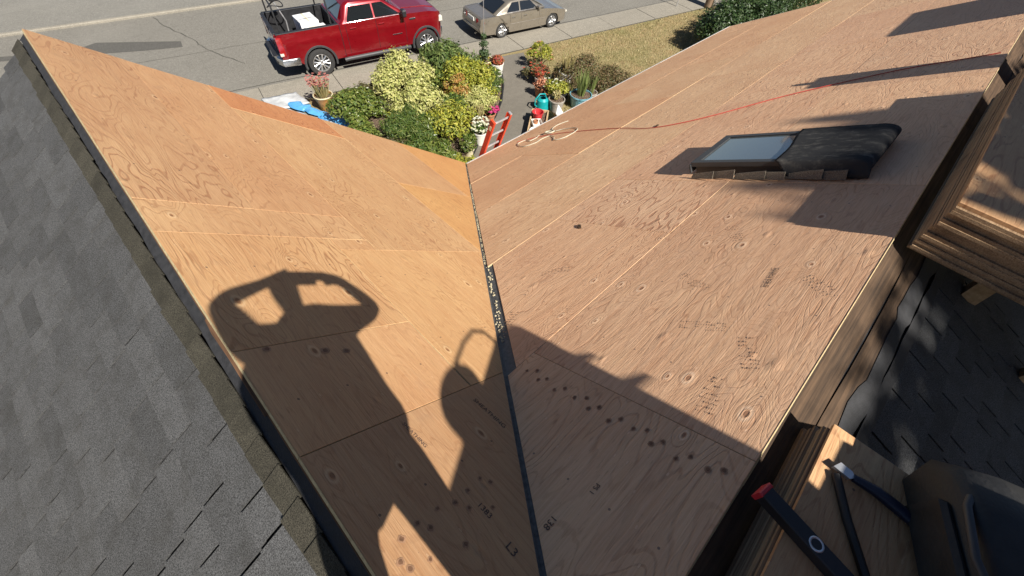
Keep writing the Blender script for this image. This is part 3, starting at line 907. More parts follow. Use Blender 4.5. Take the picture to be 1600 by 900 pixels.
# stamps and lot numbers printed on the sheets
def stampA(txt, s, a, size, ang):
    # text lies on the wing slope
    mm = frame(Vector((0, -1, 0)), Vector((C1, 0, -S1)), N1, q1(s, a, .0024)) @ Matrix.Rotation(ang, 4, 'Z')
    text_mesh('stamp', txt, size, 'ink', slopeA, mm)
def stampB(txt, x, s, size, ang):
    mm = frame(Vector((1, 0, 0)), Vector((0, C2, -S2)), N2, q2(x, s, .0026)) @ Matrix.Rotation(ang, 4, 'Z')
    text_mesh('stamp', txt, size, 'ink', slopeB, mm)
stampA('SHEATHING', .86, .54, .038, 0.12)
stampA('1383', .45, .21, .035, 0.05)
stampA('L3', .43, .05, .05, 0.0)
stampA('SHEATHING', .42, .61, .026, 0.1)
stampB('138', .34, .46, .04, math.pi)
stampB('PS 1', .55, .41, .03, math.pi)
stampB('SHEATHING', 2.16, .40, .038, .1)
# dark knots and plugs in the sheets, and dusty boot prints
def knot(fn, u, v, r, parent, rg):
    k = 11
    ring = [(r * rg.uniform(.8, 1.2) * math.cos(6.283 * i / k), r * rg.uniform(.8, 1.2) * math.sin(6.283 * i / k)) for i in range(k)]
    o = MB().poly([fn(u + a, v + b * .85, .0022) for a, b in ring]).build('knot', 'knot_ring', parent, fixn=False)
    o2 = MB().poly([fn(u + a * .55, v + b * .5, .0030) for a, b in ring]).build('knot', 'knot_core', parent, fixn=False)
M['knot_ring'] = plain('knot halo', (0.36, 0.20, 0.11), .8, var=.3, scale=60)
M['knot_core'] = plain('knot heart', (0.19, 0.095, 0.05), .8, var=.4, scale=60)
M['dust'] = plain('boot dust', (0.30, 0.185, 0.115), .9, var=.3, scale=40)
rg = random.Random(31)
for (x, s_) in ((0.87, 1.157), (0.901, 1.103), (0.855, 1.048), (0.885, 1.009), (0.848, 0.918), (0.885, 0.875), (0.866, 0.792), (0.896, 0.737), (0.851, 0.689), (0.884, 0.649), (0.846, 0.565), (0.884, 0.524), (0.871, 0.449), (0.898, 0.396), (0.85, 0.347), (0.885, 0.312), (0.846, 0.232), (0.884, 0.192), (0.872, 0.116), (0.901, 0.068)):
    knot(lambda a, b, h: q2(a, b, h), x, s_, rg.uniform(.011, .015), slopeB, rg)
for (s_, a_) in ((0.537, 0.315), (0.566, 0.279), (0.449, 0.306), (0.368, 0.298), (0.293, 0.319), (0.401, 0.253), (0.49, 0.199), (0.195, 0.32), (0.226, 0.282), (0.295, 0.168), (0.157, 0.204), (0.118, 0.308), (0.073, 0.255), (0.085, 0.222)):
    knot(lambda a, b, h: q1(a, b, h), s_, a_, rg.uniform(.011, .015), slopeA, rg)
for (s_, a_, r_) in ((0.116, 1.236, .017), (0.334, 1.165, .022), (0.425, 1.138, .018)):
    knot(lambda a, b, h: q1(a, b, h), s_, a_, r_, slopeA, rg)
for (x, s_, an) in ((1.53, .25, .5), (1.98, .76, 1.2), (1.21, .27, .2), (2.16, .16, .9), (1.13, 1.62, .4), (1.62, .52, 1.9), (2.6, .8, .7), (1.75, 1.75, 2.2)):
    mb = MB()
    for i in range(9):
        for j in range(4):
            if rg.random() < .25: continue
            px, py = (i - 4) * .026 + rg.uniform(-.002, .002), (j - 1.5) * .022 * (1 - .25 * abs(i - 3) / 5)
            X, Y = px * math.cos(an) - py * math.sin(an), px * math.sin(an) + py * math.cos(an)
            w = rg.uniform(.003, .006)
            mb.poly([q2(x + X - w, s_ + Y - w * .6, .0024), q2(x + X - w, s_ + Y + w * .6, .0024), q2(x + X + w, s_ + Y + w * .6, .0024), q2(x + X + w, s_ + Y - w * .6, .0024)])
    o = mb.build('boot_print', 'dust', slopeB, fixn=False); o['kind'] = 'stuff'
# --- sheets stacked on the back of the ridge
def stack(name, label, x0, x1, y0, y1, zb, n, th, seed, back=0.0, rz=0.0):
    rg = random.Random(seed)
    e = empty(name, ((x0 + x1) / 2, (y0 + y1) / 2, zb))
    e.rotation_euler = (0, 0, rz)
    tag(e, label, 'plywood stack', 'stacks of spare plywood on the ridge')
    for k in range(n):
        j = rg.uniform(-.004, .004); j2 = rg.uniform(-.012, .012)
        o = MB().box((j2, j - back * k, th * (k + .5)), (x1 - x0, y1 - y0, th - .0012)).build('sheet', 'ply' if k == n - 1 else 'plyedge_dark', e)
        o.color = (1.0, .95, .86, 1)
    return e
st1 = stack('plywood_stack', 'low stack of plywood offcuts under the tool bag and level', -.9, 1.31, -1.06, -.51, 5.600, 8, .0187, 1, .006, rad(1.6))
st2 = stack('plywood_stack', 'tall stack of full plywood sheets on the ridge above the skylight', 2.74, 5.26, -1.62, -.47, 5.655, 17, .0192, 2)
for st_, xs in ((st1, (-.6, .9)), (st2, (3.1, 4.9))):
    lz = Vector(st_.location)
    for x in xs:
        for yb in ((-1.0,) if st_ is st1 else (-.95, -1.5)):
            zr = Z2 + T2 * (yb - YR) - .01
            MB().box((x - lz.x, yb - lz.y, (zr + lz.z) / 2 - lz.z - .001), (.09, .09, lz.z - zr)).build('support_block', 'lumber', st_)
# --- tools on the low stack
zt = 5.7505
lv = empty('spirit_level', (.80, -.72, zt), math.atan2(-.43 + .68, .83 - .78) - math.pi / 2)
tag(lv, 'black spirit level with red end cap lying across the stack edge', 'level')
MB().box((0, 0, .028), (.052, .60, .052), ch=.004).build('beam', 'black', lv, smooth=30)
MB().box((0, .303, .028), (.058, .016, .058), ch=.004).build('end_cap', 'tool_red', lv)
for yv in (.12, -.08, -.24):
    MB().lathe([(.016, .0545), (.020, .0565), (.023, .0545)], 18, (0, yv, 0)).build('vial_ring', 'alu', lv, smooth=50)
hm = empty('utility_knife', (1.14, -.64, zt), rad(-88))
tag(hm, 'dark blue folding knife with metal jaw on the stack', 'knife')
MB().tube([(-.01, 0, .02), (.06, .008, .024), (.14, .0, .024), (.2, -.012, .02)], [.014, .020, .021, .015], 8).build('handle', 'tool_blue', hm, smooth=60)
MB().prism([(-.075, -.012, .012), (-.02, -.016, .012), (-.005, .0, .012), (-.02, .016, .012), (-.06, .02, .012)], (0, 0, .014)).build('jaw', 'alu', hm)
tb = empty('tool_bag', (1.12, -.98, zt), rad(25))
tag(tb, 'black leather tool bag with shoulder strap resting on the stack', 'bag')
mb = MB()
prof = [(-.27, .0), (.27, .0), (.30, .10), (.24, .20), (.10, .25), (-.12, .24), (-.25, .17), (-.30, .08)]
n = len(prof)
lay = [(-.13, .86), (-.10, .97), (0, 1.0), (.10, .97), (.13, .86)]
vs = [(x * k, y, .003 + z * k) for y, k in lay for x, z in prof]
fs = [tuple(range(n))[::-1], tuple(range((len(lay) - 1) * n, len(lay) * n))]
for r in range(len(lay) - 1):
    for i in range(n):
        fs.append((r * n + i, r * n + (i + 1) % n, (r + 1) * n + (i + 1) % n, (r + 1) * n + i))
mb.raw(vs, fs).build('pouch', 'leather', tb, smooth=50)
MB().box((.02, .142, .09), (.22, .03, .15), ch=.012).build('pocket', 'leather', tb, smooth=40)
MB().tube([(-.27, .05, .12), (-.33, .12, .10), (-.30, .22, .04), (-.16, .30, .014), (.02, .34, .012), (.16, .36, .012)], .014, 6).build('strap', 'leather', tb, smooth=60)
MB().tube([(-.2, .10, .2), (-.05, .17, .235), (.1, .14, .22), (.22, .05, .18)], .011, 6).build('piping', 'grey_trim', tb, smooth=60)

# --- ladder at the eave
ld = empty('extension_ladder', (4.645, 5.92, 0.03))
tag(ld, 'red fibreglass extension ladder leaning against the eave', 'ladder')
top = Vector((4.645, 4.69, 3.36)); base = Vector((4.645, 5.92, .03))
ax = (top - base); LL = ax.length; ax.normalize()
nrm = Vector((0, ax.z, -ax.y))           # out from the house
for lvl, (a0, a1, off, wd) in enumerate(((0, LL - .9, .0, .235), (.55, LL, -.05, .205))):
    for sx in (-1, 1):
        p = base + ax * a0 + nrm * (-off) - base; q = base + ax * a1 + nrm * (-off) - base
        c = (p + q) / 2 + Vector((sx * wd, 0, 0))
        rot = Matrix((Vector((1, 0, 0)), nrm, ax)).transposed()
        MB().box(c, (.014, .092, (q - p).length), rot).box(c + nrm * .044 - Vector((sx * .018, 0, 0)), (.045, .006, (q - p).length), rot).box(c - nrm * .044 - Vector((sx * .018, 0, 0)), (.045, .006, (q - p).length), rot).build('rail', 'ladder_red', ld)
        if lvl == 1:
            MB().box(q + Vector((sx * wd, 0, 0)) + ax * .008, (.04, .08, .03), rot, ch=.006).build('end_cap', 'ladder_red' if sx < 0 else 'alu', ld)
            if sx < 0:
                MB().box(q + Vector((sx * wd - .009, 0, 0)) - ax * .16, (.004, .05, .09), rot).build('warning_label', 'cream', ld)
    k = a0 + .17
    while k < a1 - .08:
        c = base + ax * k - nrm * off - base
        MB().tube([c - Vector((wd - .01, 0, 0)), c + Vector((wd - .01, 0, 0))], .019, 8).build('rung', 'alu', ld, smooth=40)
        k += .305

# ================================================================== VEHICLES
def arch(cx, cz, r, a0, a1, n=12):
    return [(cx + r * math.cos(a0 + (a1 - a0) * i / n), cz + r * math.sin(a0 + (a1 - a0) * i / n)) for i in range(n + 1)]
def prof_body(poly, zc, xc, yin, yout, name, mat, parent, ang=28):
    bm = bmesh.new()
    a = [bm.verts.new((x, 0, z)) for x, z in poly]; b = [bm.verts.new((x, 1, z)) for x, z in poly]
    n = len(poly)
    bm.faces.new(a); bm.faces.new(b[::-1])
    for i in range(n):
        j = (i + 1) % n
        bm.faces.new((a[i], b[i], b[j], a[j]))
    bmesh.ops.triangulate(bm, faces=bm.faces)
    for z in zc:
        bmesh.ops.bisect_plane(bm, geom=bm.verts[:] + bm.edges[:] + bm.faces[:], plane_co=(0, 0, z), plane_no=(0, 0, 1))
    for x in xc:
        bmesh.ops.bisect_plane(bm, geom=bm.verts[:] + bm.edges[:] + bm.faces[:], plane_co=(x, 0, 0), plane_no=(1, 0, 0))
    for y in (.25, .75):
        bmesh.ops.bisect_plane(bm, geom=bm.verts[:] + bm.edges[:] + bm.faces[:], plane_co=(0, y, 0), plane_no=(0, 1, 0))
    for v in bm.verts:
        x, y, z = v.co
        v.co.y = yin(x, z) + (yout(x, z) - yin(x, z)) * y
    bmesh.ops.recalc_face_normals(bm, faces=bm.faces)
    me = bpy.data.meshes.new(name); bm.to_mesh(me); bm.free()
    me.polygons.foreach_set('use_smooth', [True] * len(me.polygons)); me.set_sharp_from_angle(angle=rad(ang))
    me.materials.append(M[mat])
    o = bpy.data.objects.new(name, me); C.objects.link(o); o.parent = parent
    return o
def rrect(x0, x1, w, z, r, n=4):
    pts = []
    for cx, cy, a in ((x1 - r, w - r, 0), (x0 + r, w - r, 90), (x0 + r, -w + r, 180), (x1 - r, -w + r, 270)):
        for k in range(n + 1):
            an = rad(a + 90 * k / n); pts.append((cx + r * math.cos(an), cy + r * math.sin(an), z))
    return pts
def loft(layers, name, mat, parent, ang=40):
    mb = MB(); n = len(layers[0]); vs = [p for l in layers for p in l]
    fs = [tuple(range(n))[::-1], tuple(range((len(layers) - 1) * n, len(layers) * n))]
    for r in range(len(layers) - 1):
        for i in range(n):
            j = (i + 1) % n
            fs.append((r * n + i, r * n + j, (r + 1) * n + j, (r + 1) * n + i))
    return mb.raw(vs, fs).build(name, mat, parent, smooth=ang)
def wheel(parent, x, y, r, w, side, spokes, double=True):
    wl = bpy.data.objects.new('wheel', None); C.objects.link(wl); wl.parent = parent; wl.location = (x, y, r)
    rot = Matrix.Rotation(rad(90) * -side, 3, 'X')      # axis pointing out of the side
    ri = r * .66
    MB().lathe([(ri, -w / 2), (r * .93, -w / 2), (r, -w * .36), (r * 1.0, w * .36), (r * .965, w * .46), (r * .90, w / 2), (ri + .02, w * .47), (ri, w * .40)], 36, rot=rot).build('tyre', 'rubber', wl, smooth=35)
    rim = MB().lathe([(ri, w * .40), (ri - .015, w * .42), (ri - .03, w * .36), (ri - .045, w * .1), (.0, w * .08)], 36, rot=rot)
    rim.build('rim_barrel', 'grey_trim', wl, smooth=40)
    mb = MB()
    for k in range(spokes):
        for dd in ((-.16, .16) if double else (0,)):
            a0 = 2 * math.pi * k / spokes; a1 = a0 + dd * 1.5
            p0 = Vector((.05 * math.cos(a0), .05 * math.sin(a0), w * .37)); p1 = Vector(((ri - .02) * math.cos(a1), (ri - .02) * math.sin(a1), w * .40))
            mb.tube([rot @ p0, rot @ ((p0 + p1) / 2 + Vector((0, 0, -.006))), rot @ p1], [.030 if double else .045, .020 if double else .04, .026 if double else .05], 6)
    mb.lathe([(.0, w * .42), (.045, w * .42), (.06, w * .38), (.06, w * .2)], 16, rot=rot)
    mb.lathe([(ri - .03, w * .36), (ri - .022, w * .43), (ri - .003, w * .43), (ri, w * .40)], 36, rot=rot)
    mb.build('rim', 'steel', wl, smooth=40)
    return wl
def arch_trim(parent, cx, cz, r, y, name='wheel_arch_trim', mat='grey_trim', wd=.07, dp=.035):
    side = 1 if y > 0 else -1
    pts = arch(cx, cz, r, rad(-14), rad(194), 16)
    mb = MB(); vs = []
    for k, (x, z) in enumerate(pts):
        d = Vector((x - cx, 0, z - cz)).normalized()
        p = Vector((x, y, z))
        vs += [p - Vector((0, side * .05, 0)), p + Vector((0, side * dp, 0)), p + d * wd * .7 + Vector((0, side * dp, 0)), p + d * wd]
    fs = []
    for k in range(len(pts) - 1):
        for i in range(3):
            fs.append((k * 4 + i, k * 4 + i + 1, k * 4 + 5 + i, k * 4 + 4 + i))
    return mb.raw(vs, fs).build(name, mat, parent, smooth=40)

# --- pickup
ts = 1.03
TR = st(0, 0)
rc = Vector((5.85, 14.81, 0)) + SN * .88 * ts
truck = empty('pickup_truck', rc, rad(-12.6)); truck.scale = (ts, ts, ts)
tag(truck, 'red crew cab pickup truck parked on the street with loaded bed', 'pickup truck')
def ty(x, z):
    y = 1.005 - .09 * max(0, z - 1.0) ** 1.3 - .10 * max(0, .72 - z)
    y += .018 * math.exp(-((z - 1.12) / .06) ** 2)
    if x > 3.3: y -= .05 * ((x - 3.3) / 1.3) ** 2
    if x > 4.12: y -= .25 * ((x - 4.12) / .34) ** 2.6
    return y
WR_ = .415
cab = [(.84, .44)] + [(3.22, .44)] + arch(3.74, .43, .50, math.pi, 0)[0:] + [(4.32, .42), (4.42, .50), (4.46, .75), (4.46, 1.10), (4.43, 1.22), (4.32, 1.30), (3.92, 1.375), (3.25, 1.398), (3.10, 1.40), (.84, 1.40)]
prof_body(cab, (.6, .75, .9, 1.02, 1.12, 1.22, 1.3), (1.5, 2.3, 3.0, 3.9, 4.1, 4.2, 4.28, 4.36, 4.42), lambda x, z: -ty(x, z), ty, 'body', 'red_paint', truck)
bedp = [(-1.10, .60), (-.60, .52)] + arch(0, .43, .50, math.pi, 0) + [(.60, .44), (.825, .44), (.825, 1.42), (-1.08, 1.40), (-1.12, 1.0)]
def tyb(x, z): return ty(x, z) - (.05 * max(0, (-x - .95) / .17) ** 2)
for sg in (1, -1):
    prof_body(bedp, (.6, .75, .9, 1.02, 1.12, 1.22, 1.3), (-.9, -1.0, -.5, .5), lambda x, z: sg * .86, lambda x, z: sg * tyb(x, z), 'bed_side', 'red_paint', truck)
    MB().box((-.13, sg * .852, 1.08), (1.88, .012, .66)).build('bed_liner', 'black', truck)
    MB().box((-.13, sg * .905, 1.412), (1.92, .135, .028), ch=.008).build('bed_rail', 'black', truck, smooth=40)
    arch_trim(truck, 0, .43, .47, sg * .985); arch_trim(truck, 3.74, .43, .47, sg * .978)
    wheel(truck, 0, sg * .88, WR_, .27, sg, 6); wheel(truck, 3.74, sg * .88, WR_, .27, sg, 6)
    MB().box((-.50, sg * .90, .40), (.02, .22, .26)).build('mud_flap', 'black', truck)
    MB().tube([(.75, sg * 1.06, .40), (.9, sg * 1.08, .42), (2.95, sg * 1.08, .42), (3.08, sg * 1.06, .40)], .065, 8).build('running_board', 'grey_trim', truck, smooth=50)
    # tail lamp
    o = MB().box((-1.055, sg * .945, 1.06), (.16, .135, .54), ch=.025).build('tail_lamp', 'red_light', truck, smooth=40)
    MB().box((-1.09, sg * .965, .86), (.105, .105, .09), ch=.01).build('reverse_lens', 'lamp_clear', o)
    MB().box((4.36, sg * .83, 1.06), (.16, .18, .20), ch=.03).build('headlamp', 'lamp_clear', truck, smooth=40)
    mr = MB().box((2.95, sg * 1.14, 1.50), (.13, .24, .22), ch=.04).build('mirror', 'black', truck, smooth=40)
    MB().tube([(2.93, sg * .96, 1.42), (2.95, sg * 1.06, 1.44)], .03, 6).build('mirror_arm', 'black', mr)
    MB().box((2.97, sg * 1.15, 1.585), (.10, .16, .03), ch=.012).build('mirror_cap', 'chrome', mr)
MB().box((-.13, 0, .72), (1.95, 1.75, .05)).build('bed_floor', 'black', truck)
MB().box((.80, 0, 1.05), (.05, 1.75, .72)).build('bed_front_wall', 'black', truck)
for k in range(6):
    MB().box((-.13, -.7 + k * .28, .755), (1.9, .06, .02)).build('bed_rib', 'black', truck)
tg = MB().box((-1.09, 0, 1.04), (.07, 1.72, .72), ch=.02).box((-1.128, 0, 1.20), (.02, 1.5, .22), ch=.008).build('tailgate', 'red_paint', truck, smooth=40)
MB().box((-1.09, 0, 1.412), (.10, 1.74, .03), ch=.008).build('tailgate_cap', 'black', tg)
MB().box((-1.142, 0, 1.30), (.012, .26, .05), ch=.005).build('tailgate_handle', 'black', tg)
text_mesh('emblem', 'GMC', .15, 'chrome', tg, frame(Vector((0, -1, 0)), Vector((0, 0, 1)), Vector((-1, 0, 0)), (-1.1405, 0, 1.16)), .006)
# rear bumper
mb = MB(); pth = [(-.72, -1.035), (-1.12, -.985), (-1.24, -.75), (-1.26, 0), (-1.24, .75), (-1.12, .985), (-.72, 1.035)]
vs = []
for x, y in pth:
    for dx, z in ((.0, .50), (-.03, .56), (-.03, .64), (.0, .70), (.10, .71), (.10, .50)):
        vs.append((x + dx, y, z))
fs = []
for r in range(len(pth) - 1):
    for i in range(6):
        fs.append((r * 6 + i, r * 6 + (i + 1) % 6, r * 6 + 6 + (i + 1) % 6, r * 6 + 6 + i))
bp = mb.raw(vs, fs).build('rear_bumper', 'chrome', truck, smooth=50)
MB().box((-1.235, 0, .712), (.16, 1.2, .012)).build('bumper_step', 'black', bp)
MB().box((-1.298, .0, .60), (.012, .31, .16)).build('licence_plate', 'white', bp)
for sg in (1, -1):
    MB().box((-1.272, sg * .62, .57), (.03, .26, .06)).build('bumper_pad', 'black', bp)
MB().prism([(4.36, -.84, .48), (4.52, -.66, .48), (4.52, .66, .48), (4.36, .84, .48)], (0, 0, .22)).build('front_bumper', 'chrome', truck)
MB().box((4.46, 0, .95), (.06, 1.25, .42), ch=.02).build('grille', 'black', truck)
# cab upper
gz0, gz1 = 1.395, 1.90
loft([rrect(.86, 3.12, .945, gz0, .10), rrect(.98, 2.98, .90, 1.50, .10), rrect(1.12, 2.45, .775, 1.83, .12), rrect(1.20, 2.36, .74, 1.885, .14), rrect(1.36, 2.2, .55, 1.905, .14)], 'cab_roof', 'red_paint', truck)
def sy(z): return .945 - (z - 1.395) / (1.50 - 1.395) * .045 if z < 1.5 else .90 - (z - 1.5) / .33 * .125
def side_panel(parent, pts, sg, name, mat, off=.006, yfn=sy):
    return MB().prism([(x, sg * (yfn(z) - .01), z) for x, z in pts], (0, sg * (.01 + off), 0)).build(name, mat, parent)
for sg in (1, -1):
    side_panel(truck, [(1.10, 1.43), (2.0, 1.43), (2.0, 1.80), (1.28, 1.80)], sg, 'window', 'glass')
    side_panel(truck, [(2.05, 1.43), (2.90, 1.43), (2.80, 1.50), (2.38, 1.80), (2.05, 1.80)], sg, 'window', 'glass')
    MB().tube([(x, sg * (sy(z) + .008), z) for x, z in ((1.27, 1.82), (1.07, 1.44), (1.10, 1.415), (2.0, 1.415), (2.95, 1.415))], .011, 6).build('window_trim', 'chrome', truck, smooth=50)
    for xs_ in (1.02, 2.03, 3.02):
        MB().tube([(xs_, sg * (ty(xs_, z) + .001), z) for z in (.55, .7, .9, 1.05, 1.12, 1.25, 1.38)], .006, 4).build('door_seam', 'black', truck)
    for xs_ in (1.25, 2.20):
        hd = MB().box((xs_, sg * (ty(1.5, 1.26) + .018), 1.26), (.20, .03, .035), ch=.01).build('door_handle', 'red_paint', truck, smooth=40)
    MB().box((2.70, sg * (ty(2.7, .85) + .006), .86), (.34, .01, .028), ch=.003).build('door_badge', 'chrome', truck)
    bd = MB().box((3.30, sg * (ty(3.3, 1.24) + .008), 1.235), (.22, .016, .06), ch=.006).build('fender_vent', 'chrome', truck)
    MB().box((3.30, sg * (ty(3.3, 1.24) + .018), 1.235), (.17, .006, .035)).build('vent_insert', 'black', bd)
    MB().tube([(.832, sg * (tyb(.83, z) + .0), z) for z in (.46, .8, 1.1, 1.4)], .010, 4).build('body_gap', 'black', truck)
MB().poly([(.905, -.72, 1.47), (.905, .72, 1.47), (1.125, .62, 1.80), (1.125, -.62, 1.80)]).build('rear_window', 'glass', truck).location = (-.022, 0, .012)
MB().poly([(3.02, -.80, 1.43), (3.02, .80, 1.43), (2.47, .66, 1.81), (2.47, -.66, 1.81)]).build('windscreen', 'glass', truck).location = (.022, 0, .014)
MB().tube([(3.03, -.5, 1.44), (2.92, .05, 1.53)], .012, 5).build('wiper', 'black', truck)
for yh in (-.42, .42):
    MB().tube([(3.15, yh, 1.395), (3.95, yh * 1.1, 1.372), (4.28, yh * 1.15, 1.305)], .02, 6).build('hood_crease', 'red_paint', truck, smooth=60)
# rack of black posts over the bed
rk = empty('ladder_rack', (0, 0, 0)); rk.parent = truck
for x in (-.92, .62):
    for sg in (1, -1):
        MB().tube([(x, sg * .905, 1.42), (x, sg * .86, 1.9), (x, sg * .80, 2.12)], .024, 8).build('post', 'black', rk, smooth=50)
    MB().tube([(x, -.80, 2.12), (x, .80, 2.12)], .024, 8).build('crossbar', 'black', rk, smooth=50)
# load in the bed: own things
def in_bed(name, x, y, z, label, cat, rz=0.0):
    e = empty(name, Vector(rc) + (Matrix.Rotation(rad(-12.6), 3, 'Z') @ Vector((x, y, z))) * ts, rad(-12.6) + rz)
    return tag(e, label, cat)
b1 = in_bed('carton', .05, -.02, .785, 'taller grey white cardboard carton in the truck bed', 'box', .1)
MB().box((0, 0, .33), (.60, .74, .66), ch=.012).build('carton_body', 'card', b1)
MB().box((0, 0, .6615), (.05, .70, .003)).build('tape', 'cream', b1)
MB().tube([(-.303, -.1, .0), (-.303, -.1, .66), (.0, -.1, .668), (.303, -.1, .66), (.303, -.1, .02)], .008, 5).build('strap', 'black', b1)
b2 = in_bed('carton', .22, -.56, .785, 'lower white carton with printed side in the truck bed', 'box', .12)
MB().box((0, 0, .27), (.66, .44, .54), ch=.012).build('carton_body', 'card', b2)
MB().box((-.332, 0, .27), (.004, .26, .22)).build('printed_panel', 'terracotta', b2)
MB().box((0.05, .08, .5415), (.5, .04, .003)).build('tape', 'cream', b2)
b3 = in_bed('wheelbarrow_wheel', .60, -.62, .785, 'grey tyre standing upright behind the cab in the truck bed', 'wheel', .2)
MB().tube([(.20 * math.cos(a), 0, .215 + .20 * math.sin(a)) for a in [k * math.pi / 9 for k in range(18)]], .035, 8, closed=True).build('tyre', 'cream', b3, smooth=60)
MB().lathe([(0, -.02), (.13, -.02), (.16, 0), (.13, .02), (0, .02)], 18, (0, 0, .215), Matrix.Rotation(rad(90), 3, 'X')).build('hub', 'alu', b3, smooth=40)
b4 = in_bed('compressor_frame', -.55, .25, .785, 'metal stand with black hose coiled in the truck bed', 'stand', .4)
MB().tube([(0, 0, 0), (.05, 0, .55), (-.12, .1, 1.15)], .025, 8).build('stand_pole', 'alu', b4, smooth=50)
MB().tube([(.25 * math.cos(a) - .1, .2 * math.sin(a) + .1, 1.02 + .05 * math.sin(2 * a)) for a in [k * math.pi / 10 for k in range(20)]], .018, 6, closed=True).build('hose', 'black', b4, smooth=60)
MB().box((-.1, .1, 1.17), (.22, .12, .10), ch=.02).build('motor', 'black', b4)
MB().box((.05, -.25, .02), (.5, .8, .03)).build('base_plate', 'black', b4)

# --- sedan
def sedan(name, loc_, rz, sc, paint, label):
    car = empty(name, loc_, rz); car.scale = (sc,) * 3
    tag(car, label, 'sedan')
    def yy(x, z):
        y = .93 - .16 * max(0, z - .66) ** 1.2 - .12 * max(0, .42 - z)
        y += .012 * math.exp(-((z - .60) / .04) ** 2)
        if x > 2.9: y -= .05 * ((x - 2.9) / .9) ** 2
        if x > 3.45: y -= .20 * ((x - 3.45) / .38) ** 2.4
        if x < -.75: y -= .10 * ((-.75 - x) / .4) ** 2.2
        return y
    p = [(-1.10, .34), (-.9, .26), (-.44, .24)] + arch(0, .31, .385, math.pi + .15, -.15) + [(.44, .20), (2.42, .20)] + arch(2.85, .31, .385, math.pi + .15, -.15) + \
        [(3.30, .23), (3.70, .26), (3.82, .36), (3.83, .50), (3.76, .64), (3.55, .73), (3.1, .82), (2.55, .895), (2.40, .91), (-.20, .95), (-.35, .955), (-1.00, .945), (-1.08, .90), (-1.13, .70), (-1.16, .52)]
    prof_body(p, (.35, .46, .56, .62, .7, .78, .86), (-1.0, -.85, -.6, .6, 1.2, 1.8, 2.3, 2.6, 3.1, 3.4, 3.55, 3.68, 3.77), lambda x, z: -yy(x, z), yy, 'body', paint, car)
    loft([rrect(-.42, 2.50, .80, .94, .16), rrect(-.18, 2.18, .765, 1.05, .18), rrect(.42, 1.62, .645, 1.345, .18), rrect(.56, 1.46, .60, 1.385, .2), rrect(.75, 1.3, .42, 1.40, .18)], 'cabin_roof', paint, car)
    def cy(z): return .80 - (z - .94) / .11 * .035 if z < 1.05 else .765 - (z - 1.05) / .295 * .12
    for sg in (1, -1):
        side_panel(car, [(.30, .985), (.98, .985), (.98, 1.315), (.62, 1.315), (.40, 1.12)], sg, 'window', 'glass', yfn=cy)
        side_panel(car, [(1.04, .985), (1.98, .985), (1.60, 1.30), (1.04, 1.315)], sg, 'window', 'glass', yfn=cy)
        MB().tube([(x, sg * (cy(.965) + .01), .968) for x in (.2, 1.0, 2.05)], .010, 5).build('window_trim', 'chrome', car)
        for xd in (.42, 1.02, 2.05):
            MB().tube([(xd, sg * (yy(xd, z) + .001), z) for z in (.30 if xd > .5 else .62, .5, .66, .8, .92) if not (xd < .5 and z < .62)], .005, 4).build('door_seam', 'black', car)
        for xd in (.60, 1.24):
            MB().box((xd, sg * (yy(xd, .80) + .012), .80), (.18, .025, .04), ch=.008).build('door_handle', 'chrome', car)
        MB().tube([(x, sg * (yy(x, .55) + .004), .55) for x in (.42, 1.2, 1.8, 2.42)], .012, 5).build('side_moulding', paint, car)
        arch_trim(car, 0, .31, .365, sg * .905, mat=paint, wd=.05, dp=.018); arch_trim(car, 2.85, .31, .365, sg * .895, mat=paint, wd=.05, dp=.018)
        wheel(car, 0, sg * .80, .325, .215, sg, 7, False); wheel(car, 2.85, sg * .80, .325, .215, sg, 7, False)
        MB().prism([(-1.125, sg * .45, .68), (-1.09, sg * .83, .68), (-.92, sg * .895, .66), (-.92, sg * .895, .80), (-1.05, sg * .82, .86), (-1.11, sg * .45, .86)], (-.012, sg * .006, 0)).build('tail_lamp', 'red_light', car)
        MB().box((3.70, sg * .70, .60), (.14, .26, .11), ch=.03).build('headlamp', 'lamp_clear', car, smooth=40)
        mr = MB().box((1.98, sg * .93, 1.02), (.12, .20, .13), ch=.03).build('mirror', paint, car, smooth=40)
        MB().box((3.5, sg * .80, .50), (.02, .02, .02)).build('side_marker', 'lamp_clear', mr)
    MB().poly([(-.31, -.66, .985), (-.31, .66, .985), (.36, .55, 1.315), (.36, -.55, 1.315)]).build('rear_window', 'glass', car).location = (-.03, 0, .022)
    MB().poly([(2.34, -.70, .97), (2.34, .70, .97), (1.70, .56, 1.32), (1.70, -.56, 1.32)]).build('windscreen', 'glass', car).location = (.03, 0, .022)
    MB().box((-1.145, 0, .77), (.03, .52, .15), ch=.008).build('licence_plate', 'white', car)
    MB().tube([(-.99, -.78, .951), (-.36, -.82, .962), (-.36, .82, .962), (-.99, .78, .951)], .004, 4).build('boot_seam', 'black', car)
    MB().tube([(-1.12, -.74, .46), (-1.175, -.6, .47), (-1.19, 0, .47), (-1.175, .6, .47), (-1.12, .74, .46)], .05, 6).build('rear_bumper', paint, car, smooth=60)
    MB().tube([(-1.1, -.45, .27), (-1.2, -.45, .27)], .03, 8).build('exhaust_tip', 'chrome', car)
    return car
ss = .865
sc_ = Vector((12.91, 13.23, 0)) + SN * .80 * ss
sedan('parked_sedan', sc_ - SD * .10, rad(-12.2), ss, 'beige_paint', 'champagne coloured sedan parked ahead of the red pickup')
sedan('parked_sedan', st(9.3, 21.2), rad(167.6), 1.0, 'dark_paint', 'dark sedan across the street at the upper edge of the photo')

